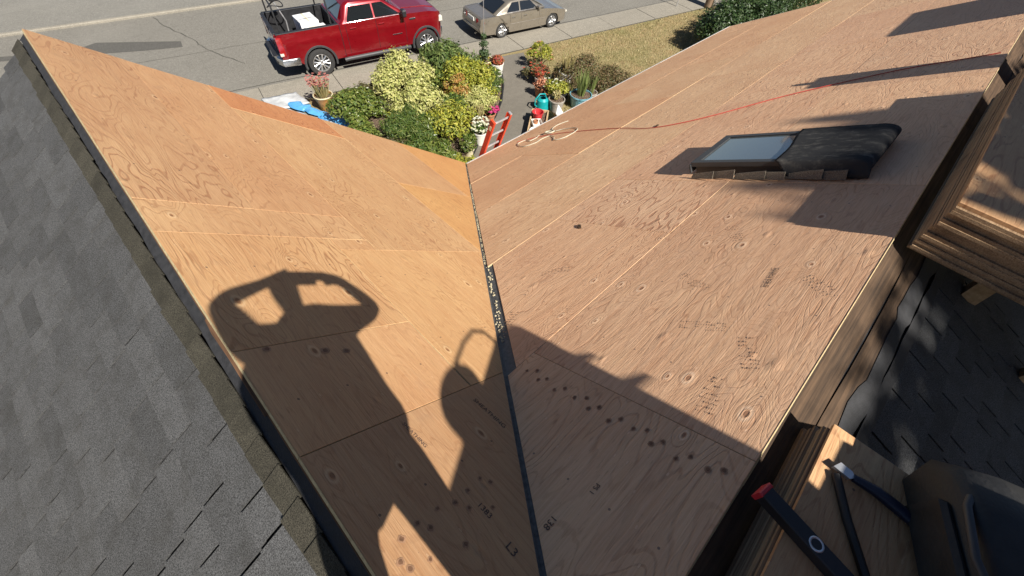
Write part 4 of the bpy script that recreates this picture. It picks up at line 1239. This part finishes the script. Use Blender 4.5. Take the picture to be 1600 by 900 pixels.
# ================================================================== GARDEN
def leaf_cloud(mb, rg, lobes, n, ll, lw, up=.25, stray=1.5):
    """diamond leaves spread over the shells of several lobes (centre, rx, rz)"""
    tot = sum(r * r for _, r, _ in lobes)
    for c, r, rz in lobes:
        for _ in range(int(n * r * r / tot)):
            while True:
                d = Vector((rg.uniform(-1, 1), rg.uniform(-1, 1), rg.uniform(-.75, 1)))
                if .1 < d.length <= 1: break
            d.normalize()
            k = rg.uniform(.62, 1.08) if rg.random() < .86 else rg.uniform(1.0, stray)
            p = c + Vector((d.x * r * k, d.y * r * k, d.z * rz * k))
            if p.z < .03: continue
            nn = (d + Vector((rg.uniform(-.9, .9), rg.uniform(-.9, .9), rg.uniform(-.5, .9) + up))).normalized()
            t = nn.orthogonal().normalized(); t.rotate(Matrix.Rotation(rg.uniform(0, 6.283), 3, nn))
            b = nn.cross(t); L = ll * rg.choice((.55, .8, 1, 1.2, 1.5)); W = lw * rg.uniform(.6, 1.3)
            mb.poly([p - t * L * .5, p + b * W * .5 + nn * W * .12, p + t * L * .5, p - b * W * .5 + nn * W * .12])
def shrub(name, label, x, y, r, h, mat, n, ll, lw, seed, nl=8, flowers=None, group='shrubs in the front garden', cat='shrub', flat=.8):
    rg = random.Random(seed); r *= 1.28; h *= .84; n = int(n * 1.6)
    e = empty(name, (x, y, .05)); tag(e, label, cat, group)
    lobes = []
    nl = int(nl * 2.2)
    for i in range(nl):
        a = i * 2.4 + rg.uniform(-.6, .6); q = math.sqrt((i + .5) / nl) * rg.uniform(.62, .92)
        lr = r * rg.uniform(.17, .36)
        zz = h * (1 - .55 * q * q) * rg.uniform(.82, 1.08) - lr * flat * rg.uniform(.6, 1.2)
        lobes.append((Vector((math.cos(a) * r * q, math.sin(a) * r * q, max(lr * .6, zz))), lr, lr * flat))
    mb = MB(); leaf_cloud(mb, rg, lobes, n, ll, lw)
    mb.build('foliage', mat, e, fixn=False)
    st_mb = MB()
    for c, lr, lz in lobes:
        st_mb.tube([(c.x * .1, c.y * .1, -.06), (c.x * .5, c.y * .5, c.z * .55), (c.x, c.y, c.z)], [.022, .016, .008], 5)
    st_mb.build('branches', 'bark', e)
    if flowers:
        fm, cnt, fs_ = flowers
        mb = MB()
        for _ in range(cnt):
            c, lr, lz = rg.choice(lobes)
            d = Vector((rg.uniform(-1, 1), rg.uniform(-1, 1), rg.uniform(0, 1))).normalized()
            p = c + Vector((d.x * lr, d.y * lr, d.z * lz)) * 1.06
            for k in range(5):
                a = k * 1.2566 + rg.random()
                q = p + Vector((math.cos(a), math.sin(a), .25)) * fs_
                s_ = Vector((-math.sin(a), math.cos(a), 0)) * fs_ * .5
                mb.poly([p, (p + q) / 2 + s_, q, (p + q) / 2 - s_])
        o = mb.build('blossoms', fm, e, fixn=False); o['kind'] = 'stuff'
    return e
L = {}
L['cream'] = leaf_mat('cream variegated leaves', [(0.40, 0.40, 0.13), (0.55, 0.52, 0.20), (0.28, 0.32, 0.07), (0.62, 0.58, 0.27)])
L['yellow'] = leaf_mat('yellow green leaves', [(0.27, 0.29, 0.03), (0.38, 0.36, 0.04), (0.15, 0.20, 0.03), (0.46, 0.41, 0.07)])
L['orange'] = leaf_mat('orange tinted leaves', [(0.30, 0.21, 0.05), (0.40, 0.19, 0.05), (0.26, 0.26, 0.06)])
L['rhodo'] = leaf_mat('rhododendron leaves', [(0.055, 0.10, 0.022), (0.10, 0.15, 0.035), (0.17, 0.21, 0.06), (0.04, 0.07, 0.02)])
L['green'] = leaf_mat('glossy green leaves', [(0.06, 0.11, 0.018), (0.12, 0.16, 0.03), (0.20, 0.22, 0.05), (0.035, 0.07, 0.015)], 0.2, 0.35)
L['olive'] = leaf_mat('olive brown leaves', [(0.085, 0.09, 0.03), (0.14, 0.115, 0.05), (0.05, 0.06, 0.02), (0.18, 0.15, 0.06)])
L['fern'] = leaf_mat('feathery green leaves', [(0.06, 0.12, 0.02), (0.12, 0.17, 0.03), (0.035, 0.08, 0.015), (0.22, 0.24, 0.06)])
L['brown'] = leaf_mat('browned leaves', [(0.12, 0.085, 0.04), (0.20, 0.13, 0.06), (0.08, 0.09, 0.03), (0.16, 0.15, 0.055), (0.24, 0.13, 0.08)])
L['hedge'] = leaf_mat('dark hedge leaves', [(0.02, 0.045, 0.012), (0.04, 0.075, 0.02), (0.06, 0.09, 0.03), (0.012, 0.028, 0.008)], 0.15, 0.4)
L['redleaf'] = leaf_mat('red flowers and leaves', [(0.45, 0.05, 0.03), (0.55, 0.12, 0.06), (0.10, 0.12, 0.03), (0.42, 0.06, 0.09)])
L['pink'] = leaf_mat('pink flower heads', [(0.44, 0.14, 0.12), (0.50, 0.22, 0.18), (0.34, 0.11, 0.10)])
L['straw'] = leaf_mat('straw stems', [(0.44, 0.34, 0.15), (0.30, 0.25, 0.09), (0.52, 0.44, 0.22), (0.20, 0.22, 0.07)])
L['whitefl'] = leaf_mat('white flowers', [(0.72, 0.70, 0.55), (0.62, 0.62, 0.40), (0.75, 0.74, 0.68)])
L['magenta'] = leaf_mat('magenta flowers', [(0.50, 0.03, 0.16), (0.58, 0.08, 0.22)])
L['blade'] = leaf_mat('sword leaves', [(0.22, 0.29, 0.09), (0.32, 0.36, 0.13), (0.15, 0.21, 0.05)])
L['darkgreen'] = leaf_mat('dark topiary leaves', [(0.03, 0.06, 0.02), (0.06, 0.10, 0.035), (0.09, 0.13, 0.05)])
L['peach'] = leaf_mat('peach flowers', [(0.62, 0.28, 0.16), (0.55, 0.20, 0.10), (0.66, 0.40, 0.25)])
for k_, v_ in L.items(): M['leaf_' + k_] = v_

shrub('euonymus', 'large cream and lime variegated shrub nearest the pickup', 6.99, 11.68, .85, 1.5, 'leaf_cream', 5200, .085, .055, 1, 9)
shrub('euonymus', 'rounded cream variegated shrub below the larger one, mid garden', 6.75, 10.35, .68, 1.15, 'leaf_cream', 3600, .085, .055, 2, 7)
shrub('rhododendron', 'dark green long leaved shrub in front of the pickup front wheel', 8.99, 11.96, .90, 1.3, 'leaf_rhodo', 3000, .17, .05, 3, 8)
shrub('spindle_shrub', 'bright yellow green shrub in the middle right of the garden', 8.62, 10.45, .80, 1.35, 'leaf_yellow', 4600, .085, .05, 4, 9)
shrub('spindle_shrub', 'small orange tinted shrub between the cream and yellow shrubs', 7.98, 10.12, .40, 1.2, 'leaf_orange', 1300, .075, .05, 5, 5)
shrub('spindle_shrub', 'pale yellow shrub at the walkway edge above the dry potted plant', 8.20, 9.38, .48, .95, 'leaf_cream', 2000, .075, .045, 6, 6)
shrub('camellia', 'glossy green camellia beside the pink succulent pot', 5.08, 11.40, .68, 1.1, 'leaf_green', 3200, .10, .06, 7, 8, ('leaf_whitefl', 5, .045))
shrub('azalea', 'olive brown azalea behind the camellia toward the street', 5.98, 11.95, .50, .8, 'leaf_olive', 2000, .08, .035, 8, 6)
shrub('azalea', 'small olive azalea over bare soil between camellia and cream shrub', 6.05, 11.20, .40, .65, 'leaf_olive', 1400, .08, .035, 9, 5)
shrub('feathery_shrub', 'feathery mid green shrub below the bare soil patch', 5.85, 9.70, .74, .95, 'leaf_fern', 4200, .12, .022, 10, 8)
shrub('spindle_shrub', 'green and yellow shrub left of the dry potted plant', 6.95, 9.05, .66, 1.05, 'leaf_yellow', 1500, .095, .05, 11, 7)
shrub('leafy_shrub', 'dark green leafy shrub under the yellow one by the roof edge', 6.45, 9.30, .50, .8, 'leaf_green', 1900, .10, .05, 12, 6)
shrub('border_flowers', 'narrow green border plant with white flowers along the walkway', 9.05, 9.95, .42, .75, 'leaf_fern', 2000, .08, .03, 13, 6, ('leaf_whitefl', 26, .05))
shrub('border_flowers', 'green border plant with pale flowers beside the white pot', 9.85, 10.60, .40, .6, 'leaf_fern', 1500, .08, .03, 14, 5, ('leaf_whitefl', 16, .05))
shrub('ground_cover', 'low green leafy plant along the plywood edge near the valley', 5.85, 8.35, .48, .5, 'leaf_green', 1700, .10, .045, 15, 6)
shrub('ground_cover', 'low olive plant along the plywood edge below the camellia', 5.10, 9.60, .50, .45, 'leaf_olive', 1500, .08, .04, 16, 6)
shrub('ground_cover', 'low yellowish plant beside the valley corner', 6.05, 7.65, .36, .35, 'leaf_yellow', 800, .09, .035, 17, 5)
shrub('ground_cover', 'low green plant by the blue tarp', 4.72, 10.5, .42, .6, 'leaf_green', 1400, .09, .05, 18, 5)
shrub('red_azalea', 'small red leaved plant tucked beside the amber pot', 9.75, 11.05, .30, .5, 'leaf_redleaf', 800, .07, .04, 19, 4)
shrub('dry_bush', 'large browned bush on the lawn right of the walkway', 12.38, 8.55, .92, 1.0, 'leaf_brown', 4200, .07, .03, 20, 9)
shrub('dry_bush', 'smaller browned bush against the roof edge on the lawn', 12.95, 7.75, .62, .8, 'leaf_brown', 2200, .07, .03, 21, 7)
shrub('flowering_shrub', 'loose olive and yellow plant at the lawn corner by the street', 12.1, 10.45, .42, .95, 'leaf_yellow', 1000, .08, .035, 22, 5, ('leaf_peach', 12, .05))
shrub('flowering_shrub', 'plant with red and coral flowers on the right of the walkway', 11.35, 9.85, .40, .7, 'leaf_olive', 1100, .08, .04, 23, 5, ('leaf_redleaf', 60, .06))
shrub('flowering_shrub', 'thin yellow leaved plant at the lawn behind the white bucket', 12.05, 9.15, .30, .7, 'leaf_straw', 700, .09, .03, 24, 4)
shrub('leafy_shrub', 'green and cream shrub filling the gap right of the feathery shrub', 7.45, 9.75, .45, .9, 'leaf_fern', 1500, .10, .04, 61, 6)
shrub('leafy_shrub', 'yellowish shrub between the cream shrubs and the camellia', 6.25, 10.65, .38, .6, 'leaf_yellow', 900, .08, .04, 62, 5)
shrub('leafy_shrub', 'green shrub between rhododendron and yellow shrub', 8.05, 11.25, .50, .9, 'leaf_green', 1500, .09, .045, 63, 6)
shrub('ground_cover', 'low green plant at the foot of the feathery shrub by the roof edge', 5.45, 8.95, .42, .45, 'leaf_fern', 1300, .09, .035, 64, 5)
for i, (x, y, r, h, lab) in enumerate(((19.1, 6.95, 1.0, 1.9, 'dark leafed hedge bush nearest the lawn'), (20.6, 6.7, 1.1, 2.0, 'second dark hedge bush from the lawn'), (22.2, 6.9, 1.2, 2.0, 'third dark hedge bush from the lawn'), (23.9, 7.2, 1.2, 2.1, 'fourth dark hedge bush, by the utility pole'), (25.7, 7.2, 1.3, 2.2, 'last dark hedge bush visible beyond the utility pole'))):
    shrub('hedge_bush', lab, x, y, r, h, 'leaf_hedge', 4200, .12, .06, 40 + i, 9, group='hedge bushes beyond the lawn', flat=1.0)

# --- unseen broad tree, added behind the house to shade the back slope
tr = empty('shade_caster_tree', (4.6, -10.2, 0)); tag(tr, 'unseen leafy tree added behind the house to shade the back slope', 'tree')
rg = random.Random(77)
lobes = []
for i in range(46):  # crown top shaped so its shade falls on the tall stack
    xx = rg.uniform(-4.2, 6.0) if i > 9 else -2.42 + i * .16; ztop = (15.62 if i <= 9 else 14.85) - .06 * abs(xx + 1.2) ** 1.35 + rg.uniform(-.35, .05); rr = rg.uniform(1.0, 1.5) if i > 9 else .58
    lobes.append((Vector((xx, rg.uniform(-1.0, .3) if i > 9 else .25, ztop - rr - (rg.uniform(0, 5.0) if i > 21 else 0))), rr, rr))
mb = MB(); leaf_cloud(mb, rg, lobes, 22000, .36, .22, stray=1.12); mb.build('crown', 'leaf_hedge', tr, fixn=False)
mb = MB().tube([(0, 0, -.1), (.1, 0, 3), (0, -.2, 6)], [.42, .32, .22], 10)
for c, rr, _ in lobes[:18]:
    mb.tube([(0, -.15, 3.5 + .1 * rr), (c.x * .5, c.y * .5, (c.z + 4.5) / 2), tuple(c)], [.12, .08, .03], 6)
mb.build('trunk', 'bark', tr, smooth=60)
# --- pots
def pot_mb(rt, rb, h, rim=.025):
    return MB().lathe([(0, 0), (rb, 0), (rb + (rt - rb) * .5, h * .5), (rt, h - rim * 1.6), (rt + rim * .5, h - rim * 1.5), (rt + rim * .5, h), (rt - rim * .4, h), (rt - rim * .8, h - .06)], 24)
def potted(label, x, y, rt, rb, h, mat, plant, seed, z=0.02, rimmat=None, name='potted_plant'):
    e = empty(name, (x, y, z)); tag(e, label, 'potted plant', 'potted plants around the walkway')
    p = pot_mb(rt, rb, h).build('pot', mat, e, smooth=45)
    if rimmat:
        MB().tube([((rt + .012) * math.cos(a), (rt + .012) * math.sin(a), h) for a in [k * math.pi / 12 for k in range(24)]], .020, 6, closed=True).build('rim', rimmat, p, smooth=60)
    MB().lathe([(0, h - .04), (rt - .015, h - .045)], 20).build('soil', 'soil', e)
    rg = random.Random(seed)
    kind, lm, n, r, ph = plant
    mb = MB()
    if kind == 'ball':
        lobes = [(Vector((rg.uniform(-.4, .4) * r, rg.uniform(-.4, .4) * r, h + ph * rg.uniform(.25, .7))), r * rg.uniform(.5, .75), ph * .35) for _ in range(5)]
        leaf_cloud(mb, rg, lobes, n, .085, .045)
        for c, _, _ in lobes: mb.tube([(c.x * .2, c.y * .2, h - .06), tuple(c)], .006, 4)
    elif kind == 'blades':
        for _ in range(n):
            a = rg.uniform(0, 6.283); l = ph * rg.uniform(.6, 1.1); sp = r * rg.uniform(.2, 1.0); w = .014
            b = Vector((math.cos(a) * rt * .3 * rg.random(), math.sin(a) * rt * .3, h - .05)); t = b + Vector((math.cos(a) * sp, math.sin(a) * sp, l))
            mid = (b + t) / 2 + Vector((0, 0, l * .12)); s_ = Vector((-math.sin(a), math.cos(a), 0)) * w
            mb.poly([b - s_, b + s_, mid + s_, mid - s_]); mb.poly([mid - s_, mid + s_, t])
    elif kind == 'stems':
        for _ in range(n):
            a = rg.uniform(0, 6.283); q = math.sqrt(rg.random()) * r
            b = Vector((math.cos(a) * q * .5, math.sin(a) * q * .5, h - .06)); t = Vector((math.cos(a) * q, math.sin(a) * q, h + ph * rg.uniform(.6, 1)))
            mb.tube([b, (b + t) / 2 + Vector((rg.uniform(-.02, .02), rg.uniform(-.02, .02), 0)), t], .008, 4)
    mb.build('foliage', lm, e, fixn=False)
    return e, rg
def heads(e, rg, lm, cnt, r, z0, z1, fs_, name='blossoms'):
    mb = MB()
    for _ in range(cnt):
        a = rg.uniform(0, 6.283); q = math.sqrt(rg.random()) * r
        p = Vector((math.cos(a) * q, math.sin(a) * q, rg.uniform(z0, z1)))
        for k in range(5):
            b = k * 1.2566 + rg.random(); t = p + Vector((math.cos(b), math.sin(b), rg.uniform(-.1, .5))) * fs_; s_ = Vector((-math.sin(b), math.cos(b), 0)) * fs_ * .5
            mb.poly([p, (p + t) / 2 + s_, t, (p + t) / 2 - s_])
    o = mb.build(name, lm, e, fixn=False); o['kind'] = 'stuff'
e, rg = potted('amber pot with cream rim holding a pink topped succulent', 4.76, 12.72, .27, .17, .46, 'amber', ('stems', 'leaf_straw', 70, .30, .50), 1, rimmat='cream')
heads(e, rg, 'leaf_pink', 70, .34, .80, 1.0, .05)
e, rg = potted('amber pot with dark tiered topiary and tall thin stake at the garden corner', 10.30, 11.50, .30, .22, .42, 'amber', ('ball', 'leaf_darkgreen', 420, .25, .38), 2, rimmat='cream')
for zt_, rt_ in ((.95, .15), (1.18, .09)):
    mb = MB(); leaf_cloud(mb, rg, [(Vector((0, 0, zt_)), rt_, .10)], 170, .07, .04); o = mb.build('topiary_tier', 'leaf_darkgreen', e, fixn=False); o['kind'] = 'stuff'
MB().tube([(0, 0, .4), (.01, 0, 1.4), (0, .01, 2.5)], .012, 6).build('stake', 'alu', e)
potted('white ribbed pot with red and green plant on the walkway edge', 10.50, 11.02, .23, .19, .42, 'pot_white', ('ball', 'leaf_redleaf', 420, .24, .26), 3)
potted('tall terracotta pot with dry straw coloured plant', 7.55, 8.80, .23, .15, .40, 'terracotta', ('stems', 'leaf_straw', 80, .28, .40), 4)
potted('small cream pot with leafy green plant nearest the valley', 6.58, 8.00, .15, .11, .24, 'cream', ('ball', 'leaf_green', 420, .30, .40), 5)
e, rg = potted('white pot overflowing with white flowers behind the ladder', 7.20, 8.22, .19, .13, .40, 'pot_white', ('ball', 'leaf_fern', 420, .26, .30), 6)
heads(e, rg, 'leaf_whitefl', 60, .30, .45, .75, .05)
e, rg = potted('small terracotta pot with magenta flowers at the bed edge', 8.30, 8.98, .17, .12, .24, 'terracotta', ('ball', 'leaf_fern', 240, .18, .24), 7)
heads(e, rg, 'leaf_magenta', 26, .26, .32, .46, .07)
potted('terracotta pot with peach and green plant casting shadow on the walkway', 10.62, 8.98, .21, .15, .36, 'terracotta', ('ball', 'leaf_peach', 260, .22, .34), 8)
e, rg = potted('amber pot with yellow flowering plant behind the watering can', 10.62, 8.48, .25, .18, .36, 'amber', ('ball', 'leaf_yellow', 420, .30, .44), 9)
heads(e, rg, 'leaf_whitefl', 20, .28, .5, .85, .045)
potted('tall white bucket with yellow stems on the lawn', 11.85, 8.92, .26, .20, .50, 'pot_white', ('stems', 'leaf_straw', 70, .26, .55), 10)
potted('stone grey pot with pale sprouting plant beside the watering can', 10.38, 8.05, .26, .19, .38, 'pot_grey', ('ball', 'leaf_straw', 240, .18, .26), 11)
e, rg = potted('wide blue mottled planter with sword leaved plants by the eave', 11.2, 7.72, .36, .28, .40, 'pot_blue', ('blades', 'leaf_blade', 46, .30, .85), 12)
potted('dark pot with bright green tufted plant between bucket and blue planter', 11.0, 8.32, .18, .14, .30, 'black', ('ball', 'leaf_yellow', 460, .28, .36), 13)
potted('white pot with coral flowers beside the walkway edge', 11.12, 9.50, .17, .13, .30, 'pot_white', ('ball', 'leaf_redleaf', 300, .22, .30), 14)
potted('small planter of sword leaves against the roof edge', 11.75, 7.70, .20, .15, .30, 'pot_grey', ('blades', 'leaf_blade', 26, .30, .80), 15)
# watering can
wc = empty('watering_can', (10.05, 8.36, .03), rad(-20)); wc.scale = (1.25,) * 3; tag(wc, 'teal plastic watering can on the walkway edge', 'watering can')
MB().lathe([(0, 0), (.15, 0), (.165, .02), (.15, .26), (.10, .31), (.085, .31), (.08, .29)], 20).build('body', 'teal', wc, smooth=40)
MB().tube([(.13, 0, .08), (.26, 0, .20), (.36, 0, .34)], [.035, .024, .020], 8).build('spout', 'teal', wc, smooth=50)
MB().lathe([(.018, 0), (.05, .04), (0, .045)], 12, (.36, 0, .34), Matrix.Rotation(rad(40), 3, 'Y')).build('rose', 'teal', wc)
MB().tube([(-.14, 0, .08), (-.23, 0, .16), (-.22, 0, .30), (-.10, 0, .42), (.05, 0, .40), (.08, 0, .31)], .018, 8).build('handle', 'teal', wc, smooth=60)
# low timber planter with clutter by the eave
tp = empty('timber_planter', (8.92, 7.52, .03), math.atan2(.8, 1.05)); tag(tp, 'low pale timber planter box along the walkway', 'planter')
for yv in (-.25, .25):
    MB().box((0, yv, .14), (1.75, .04, .28)).build('side_board', 'lumber', tp)
for xv in (-.855, .855):
    MB().box((xv, 0, .14), (.04, .46, .28)).build('end_board', 'lumber', tp)
MB().box((0, 0, .20), (1.66, .45, .02)).build('soil', 'soil', tp)
def on_planter(name, x, y, z, label, cat):
    v = Matrix.Rotation(math.atan2(.8, 1.05), 3, 'Z') @ Vector((x, y, 0))
    return tag(empty(name, (8.92 + v.x, 7.52 + v.y, .03 + z), rg.uniform(0, 3)), label, cat)
e1 = on_planter('bucket', .45, .05, .212, 'red plastic bucket in the timber planter', 'bucket')
MB().lathe([(0, 0), (.13, 0), (.17, .22), (.185, .22), (.16, .215), (.12, .02), (0, .02)], 20).build('bucket_body', 'red_plastic', e1, smooth=45)
MB().tube([(.17 * math.cos(a), .17 * math.sin(a) * .3 + .05, .22 + .10 * math.sin(a)) for a in [k * math.pi / 8 for k in range(9)]], .006, 5).build('bail', 'alu', e1)
e1 = on_planter('tray', .05, .02, .212, 'white plastic tray in the timber planter', 'tray')
MB().box((0, 0, .01), (.42, .30, .02)).box((.2, 0, .05), (.015, .3, .1)).box((-.2, 0, .05), (.015, .3, .1)).box((0, .145, .05), (.385, .012, .1)).box((0, -.145, .05), (.385, .012, .1)).build('tray_body', 'pot_white', e1)
MB().lathe([(0, .02), (.06, .02), (.075, .12), (.06, .12), (.05, .03)], 14, (.08, .02, 0)).build('seedling_pot', 'terracotta', e1)
e1 = on_planter('tub', -.42, 0, .212, 'shallow white tub at the near end of the timber planter', 'tub')
MB().lathe([(0, 0), (.15, 0), (.20, .10), (.215, .10), (.19, .098), (.14, .015), (0, .015)], 20).build('tub_body', 'pot_white', e1, smooth=45)
MB().lathe([(.20, .10), (.205, .115), (.215, .10)], 20).build('lip', 'pot_white', e1)
bd = empty('white_board', (9.98, 7.50, .03), rad(35)); tag(bd, 'white board propped beside the grey pot under the eave', 'board')
rt_ = Matrix.Rotation(rad(-38), 3, 'X')
MB().box((0, 0, .20), (.52, .03, .46), rt_).build('panel', 'white', bd)
MB().box((0, .18, .115), (.04, .03, .23)).build('prop', 'lumber', bd)
# tarp bundle and white sheet in front of the garage end
rg = random.Random(9)
tp = empty('tarp_bundle', (4.55, 12.2, .02)); tag(tp, 'crumpled blue tarp rolled along the garden edge', 'tarp')
def tarp_roll(p0, p1, r, mat, name, seed):
    rg = random.Random(seed); P = []; Rr = []
    for k in range(15):
        t = k / 14
        P.append(Vector(p0).lerp(Vector(p1), t) + Vector((rg.uniform(-.05, .05), rg.uniform(-.05, .05), rg.uniform(0, .05)))); Rr.append(r * rg.uniform(.6, 1.25) * (1 if .05 < t < .95 else .5))
    o = MB().tube([(p.x, p.y, p.z) for p in P], Rr, 9).build(name, mat, tp, smooth=25)
    o.scale = (1.25, 1.0, .5)
    return o
tarp_roll((-.42, 1.35, .16), (.30, -1.0, .16), .15, 'blue_tarp', 'tarp_fold', 1)
tarp_roll((-.75, 1.2, .12), (.02, -1.25, .12), .12, 'pale_tarp', 'tarp_fold', 2)
tarp_roll((-.15, .2, .1), (.42, -1.6, .12), .11, 'blue_tarp', 'tarp_fold', 3)
tarp_roll((-.9, .8, .10), (-.4, -.8, .10), .10, 'straw' if 'straw' in M else 'cream', 'tarp_fold', 4)
ws = MB()
g_ = 9
vs = []
for i in range(g_ + 1):
    for j in range(g_ + 1):
        vs.append(Vector((3.45 + i * .115, 13.55 + j * .10 - i * .03, .05 + rg.uniform(0, .02) + .03 * math.sin(i * .9) * math.sin(j * .7))))
fs = [(i * (g_ + 1) + j, (i + 1) * (g_ + 1) + j, (i + 1) * (g_ + 1) + j + 1, i * (g_ + 1) + j + 1) for i in range(g_) for j in range(g_)]
o = ws.raw(vs, fs).build('white_sheet', 'sheet_white', smooth=25)
tag(o, 'crumpled white sheet on the concrete behind the blue tarp', 'sheet')
sm = o.modifiers.new('thick', 'SOLIDIFY'); sm.thickness = .02

# --- utility pole and sign post at the far corner
up = empty('utility_pole', (23.2, 9.6, 0)); tag(up, 'weathered wooden utility pole with white guard at the lawn corner', 'utility pole')
MB().tube([(0, 0, -.1), (.0, 0, 4), (.02, 0, 9)], [.17, .16, .12], 14).build('pole', 'pole', up, smooth=50)
mb = MB()
for k in range(7):
    a0 = rad(-130 + k * 20); a1 = rad(-130 + (k + 1) * 20)
    mb.poly([(.185 * math.cos(a0) + .16, .185 * math.sin(a0) - .05, .02), (.185 * math.cos(a1) + .16, .185 * math.sin(a1) - .05, .02), (.18 * math.cos(a1) + .16, .18 * math.sin(a1) - .05, 2.3), (.18 * math.cos(a0) + .16, .18 * math.sin(a0) - .05, 2.3)])
gd = mb.build('guard', 'white', up, smooth=50, fixn=False); sm = gd.modifiers.new('thick', 'SOLIDIFY'); sm.thickness = .012
MB().box((0, 0, 7.6), (2.2, .10, .12)).build('crossarm', 'pole', up)
sp = empty('sign_post', (22.0, 10.6, 0)); tag(sp, 'thin metal sign post at the lawn edge near the utility pole', 'post')
MB().tube([(0, 0, -.1), (0, 0, 2.3)], .025, 8).build('post', 'alu', sp, smooth=50)
MB().box((0, .03, 2.05), (.45, .006, .6)).build('sign_plate', 'alu', sp)

# ================================================================== THE PHOTOGRAPHER (stands behind the lens; throws the shadow)
def skin_person():
    V = {}; E = []; Rr = {}
    def j(n, p, r, par=None):
        V[n] = Vector(p); Rr[n] = r
        if par: E.append((par, n))
    j('pelvis', (-.165, -.40, 6.80), (.15, .13))
    j('waist', (-.17, -.40, 6.90), (.17, .15), 'pelvis')
    j('chest', (-.17, -.39, 7.09), (.19, .15), 'waist')
    j('upper', (-.135, -.37, 7.245), (.14, .10), 'chest')
    j('neck', (-.115, -.33, 7.385), (.048, .048), 'upper')
    j('jaw', (-.11, -.29, 7.45), (.060, .070), 'neck')
    j('skull', (-.105, -.28, 7.53), (.076, .088), 'jaw')
    j('crown', (-.105, -.28, 7.595), (.055, .065), 'skull')
    j('shL', (-.315, -.36, 7.385), (.082, .08), 'upper')
    j('elL', (-.355, -.31, 7.655), (.046, .046), 'shL')
    j('wrL', (-.15, -.11, 7.42), (.028, .028), 'elL')
    j('haL', (-.075, -.065, 7.36), (.044, .028), 'wrL')
    j('shR', (.045, -.37, 7.195), (.078, .075), 'upper')
    j('elR', (.235, -.36, 7.09), (.046, .046), 'shR')
    j('wrR', (.172, -.17, 7.215), (.028, .028), 'elR')
    j('haR', (.120, -.115, 7.25), (.044, .028), 'wrR')
    for side, hp in (('L', Vector((-.305, -.40, 6.58))), ('R', Vector((-.055, -.40, 6.56)))):
        sg = -1 if side == 'L' else 1
        j('hip' + side, hp, (.098, .10), 'pelvis')
        j('knee' + side, (hp.x + sg * .03, -.385, 6.18), (.072, .074), 'hip' + side)
        j('calf' + side, (hp.x + sg * .035, -.42, 6.02), (.064, .068), 'knee' + side)
        zf = 5.79
        j('ank' + side, (hp.x + sg * .04, -.44, zf + .07), (.045, .045), 'calf' + side)
        j('toe' + side, (hp.x + sg * .05, -.26, zf + .02), (.045, .035), 'ank' + side)
    # fingers on the phone
    for side, b, dx in (('L', V['haL'], Vector((.045, .02, -.02))), ('R', V['haR'], Vector((-.035, .03, .005)))):
        for k in range(4):
            o = Vector((0, 0, .026 - .017 * k)) - R2 * .012
            j('f%s%d' % (side, k), b + dx * .7 + o, (.0095, .0095), 'ha' + side)
            j('g%s%d' % (side, k), b + dx * 1.25 + o + R2 * -.006, (.008, .008), 'f%s%d' % (side, k))
        j('t' + side, b + Vector((0, -.02, -.045)), (.011, .011), 'ha' + side)
        j('u' + side, b + dx * .8 + Vector((0, -.015, -.05)), (.009, .009), 't' + side)
    names_ = list(V); idx = {n: i for i, n in enumerate(names_)}
    me = bpy.data.meshes.new('person')
    me.from_pydata([tuple(V[n]) for n in names_], [(idx[a], idx[b]) for a, b in E], [])
    o = bpy.data.objects.new('person', me); C.objects.link(o)
    sk_ = o.modifiers.new('skin', 'SKIN'); sk_.use_smooth_shade = True
    if not me.skin_vertices:
        bpy.context.view_layer.objects.active = o
    lay = me.skin_vertices[0].data if me.skin_vertices else None
    if lay is None:
        return o
    for n in names_:
        lay[idx[n]].radius = Rr[n]
        lay[idx[n]].use_root = (n == 'pelvis')
    sb = o.modifiers.new('sub', 'SUBSURF'); sb.levels = 1; sb.render_levels = 1
    return o
person = skin_person()
person.data.materials.append(M['shirt'])
tag(person, 'person in dark work clothes holding up a phone, seen by the shadow on the plywood', 'person')
rings = []
for z_, cx_, a_, b_ in ((6.66, -.150, .205, .15), (6.68, -.150, .212, .155), (6.80, -.155, .21, .15), (6.95, -.168, .226, .15), (7.10, -.180, .240, .155), (7.22, -.185, .235, .14), (7.31, -.18, .19, .11), (7.34, -.125, .075, .075)):
    rings.append([(cx_ + a_ * math.cos(6.283 * k / 20), -.39 + b_ * math.sin(6.283 * k / 20) + (z_ - 6.9) * .04, z_ + .006 * math.sin(k * 2.1)) for k in range(20)])
loft(rings, 'jacket', 'shirt', person, 70)
ph = empty('phone', Vector((0, 0, CAM_Z)) + R0 * .045 - R1 * .01 - R2 * .016)
tag(ph, 'phone held up in both hands by the person above the valley', 'phone')
rp = Matrix((R0, R1, -R2)).transposed()
MB().box((0, 0, 0), (.150, .074, .008), rp, ch=.002).build('phone_body', 'black', ph)
MB().box(-R2 * .0048, (.142, .066, .001), rp).build('screen', 'glass', ph)
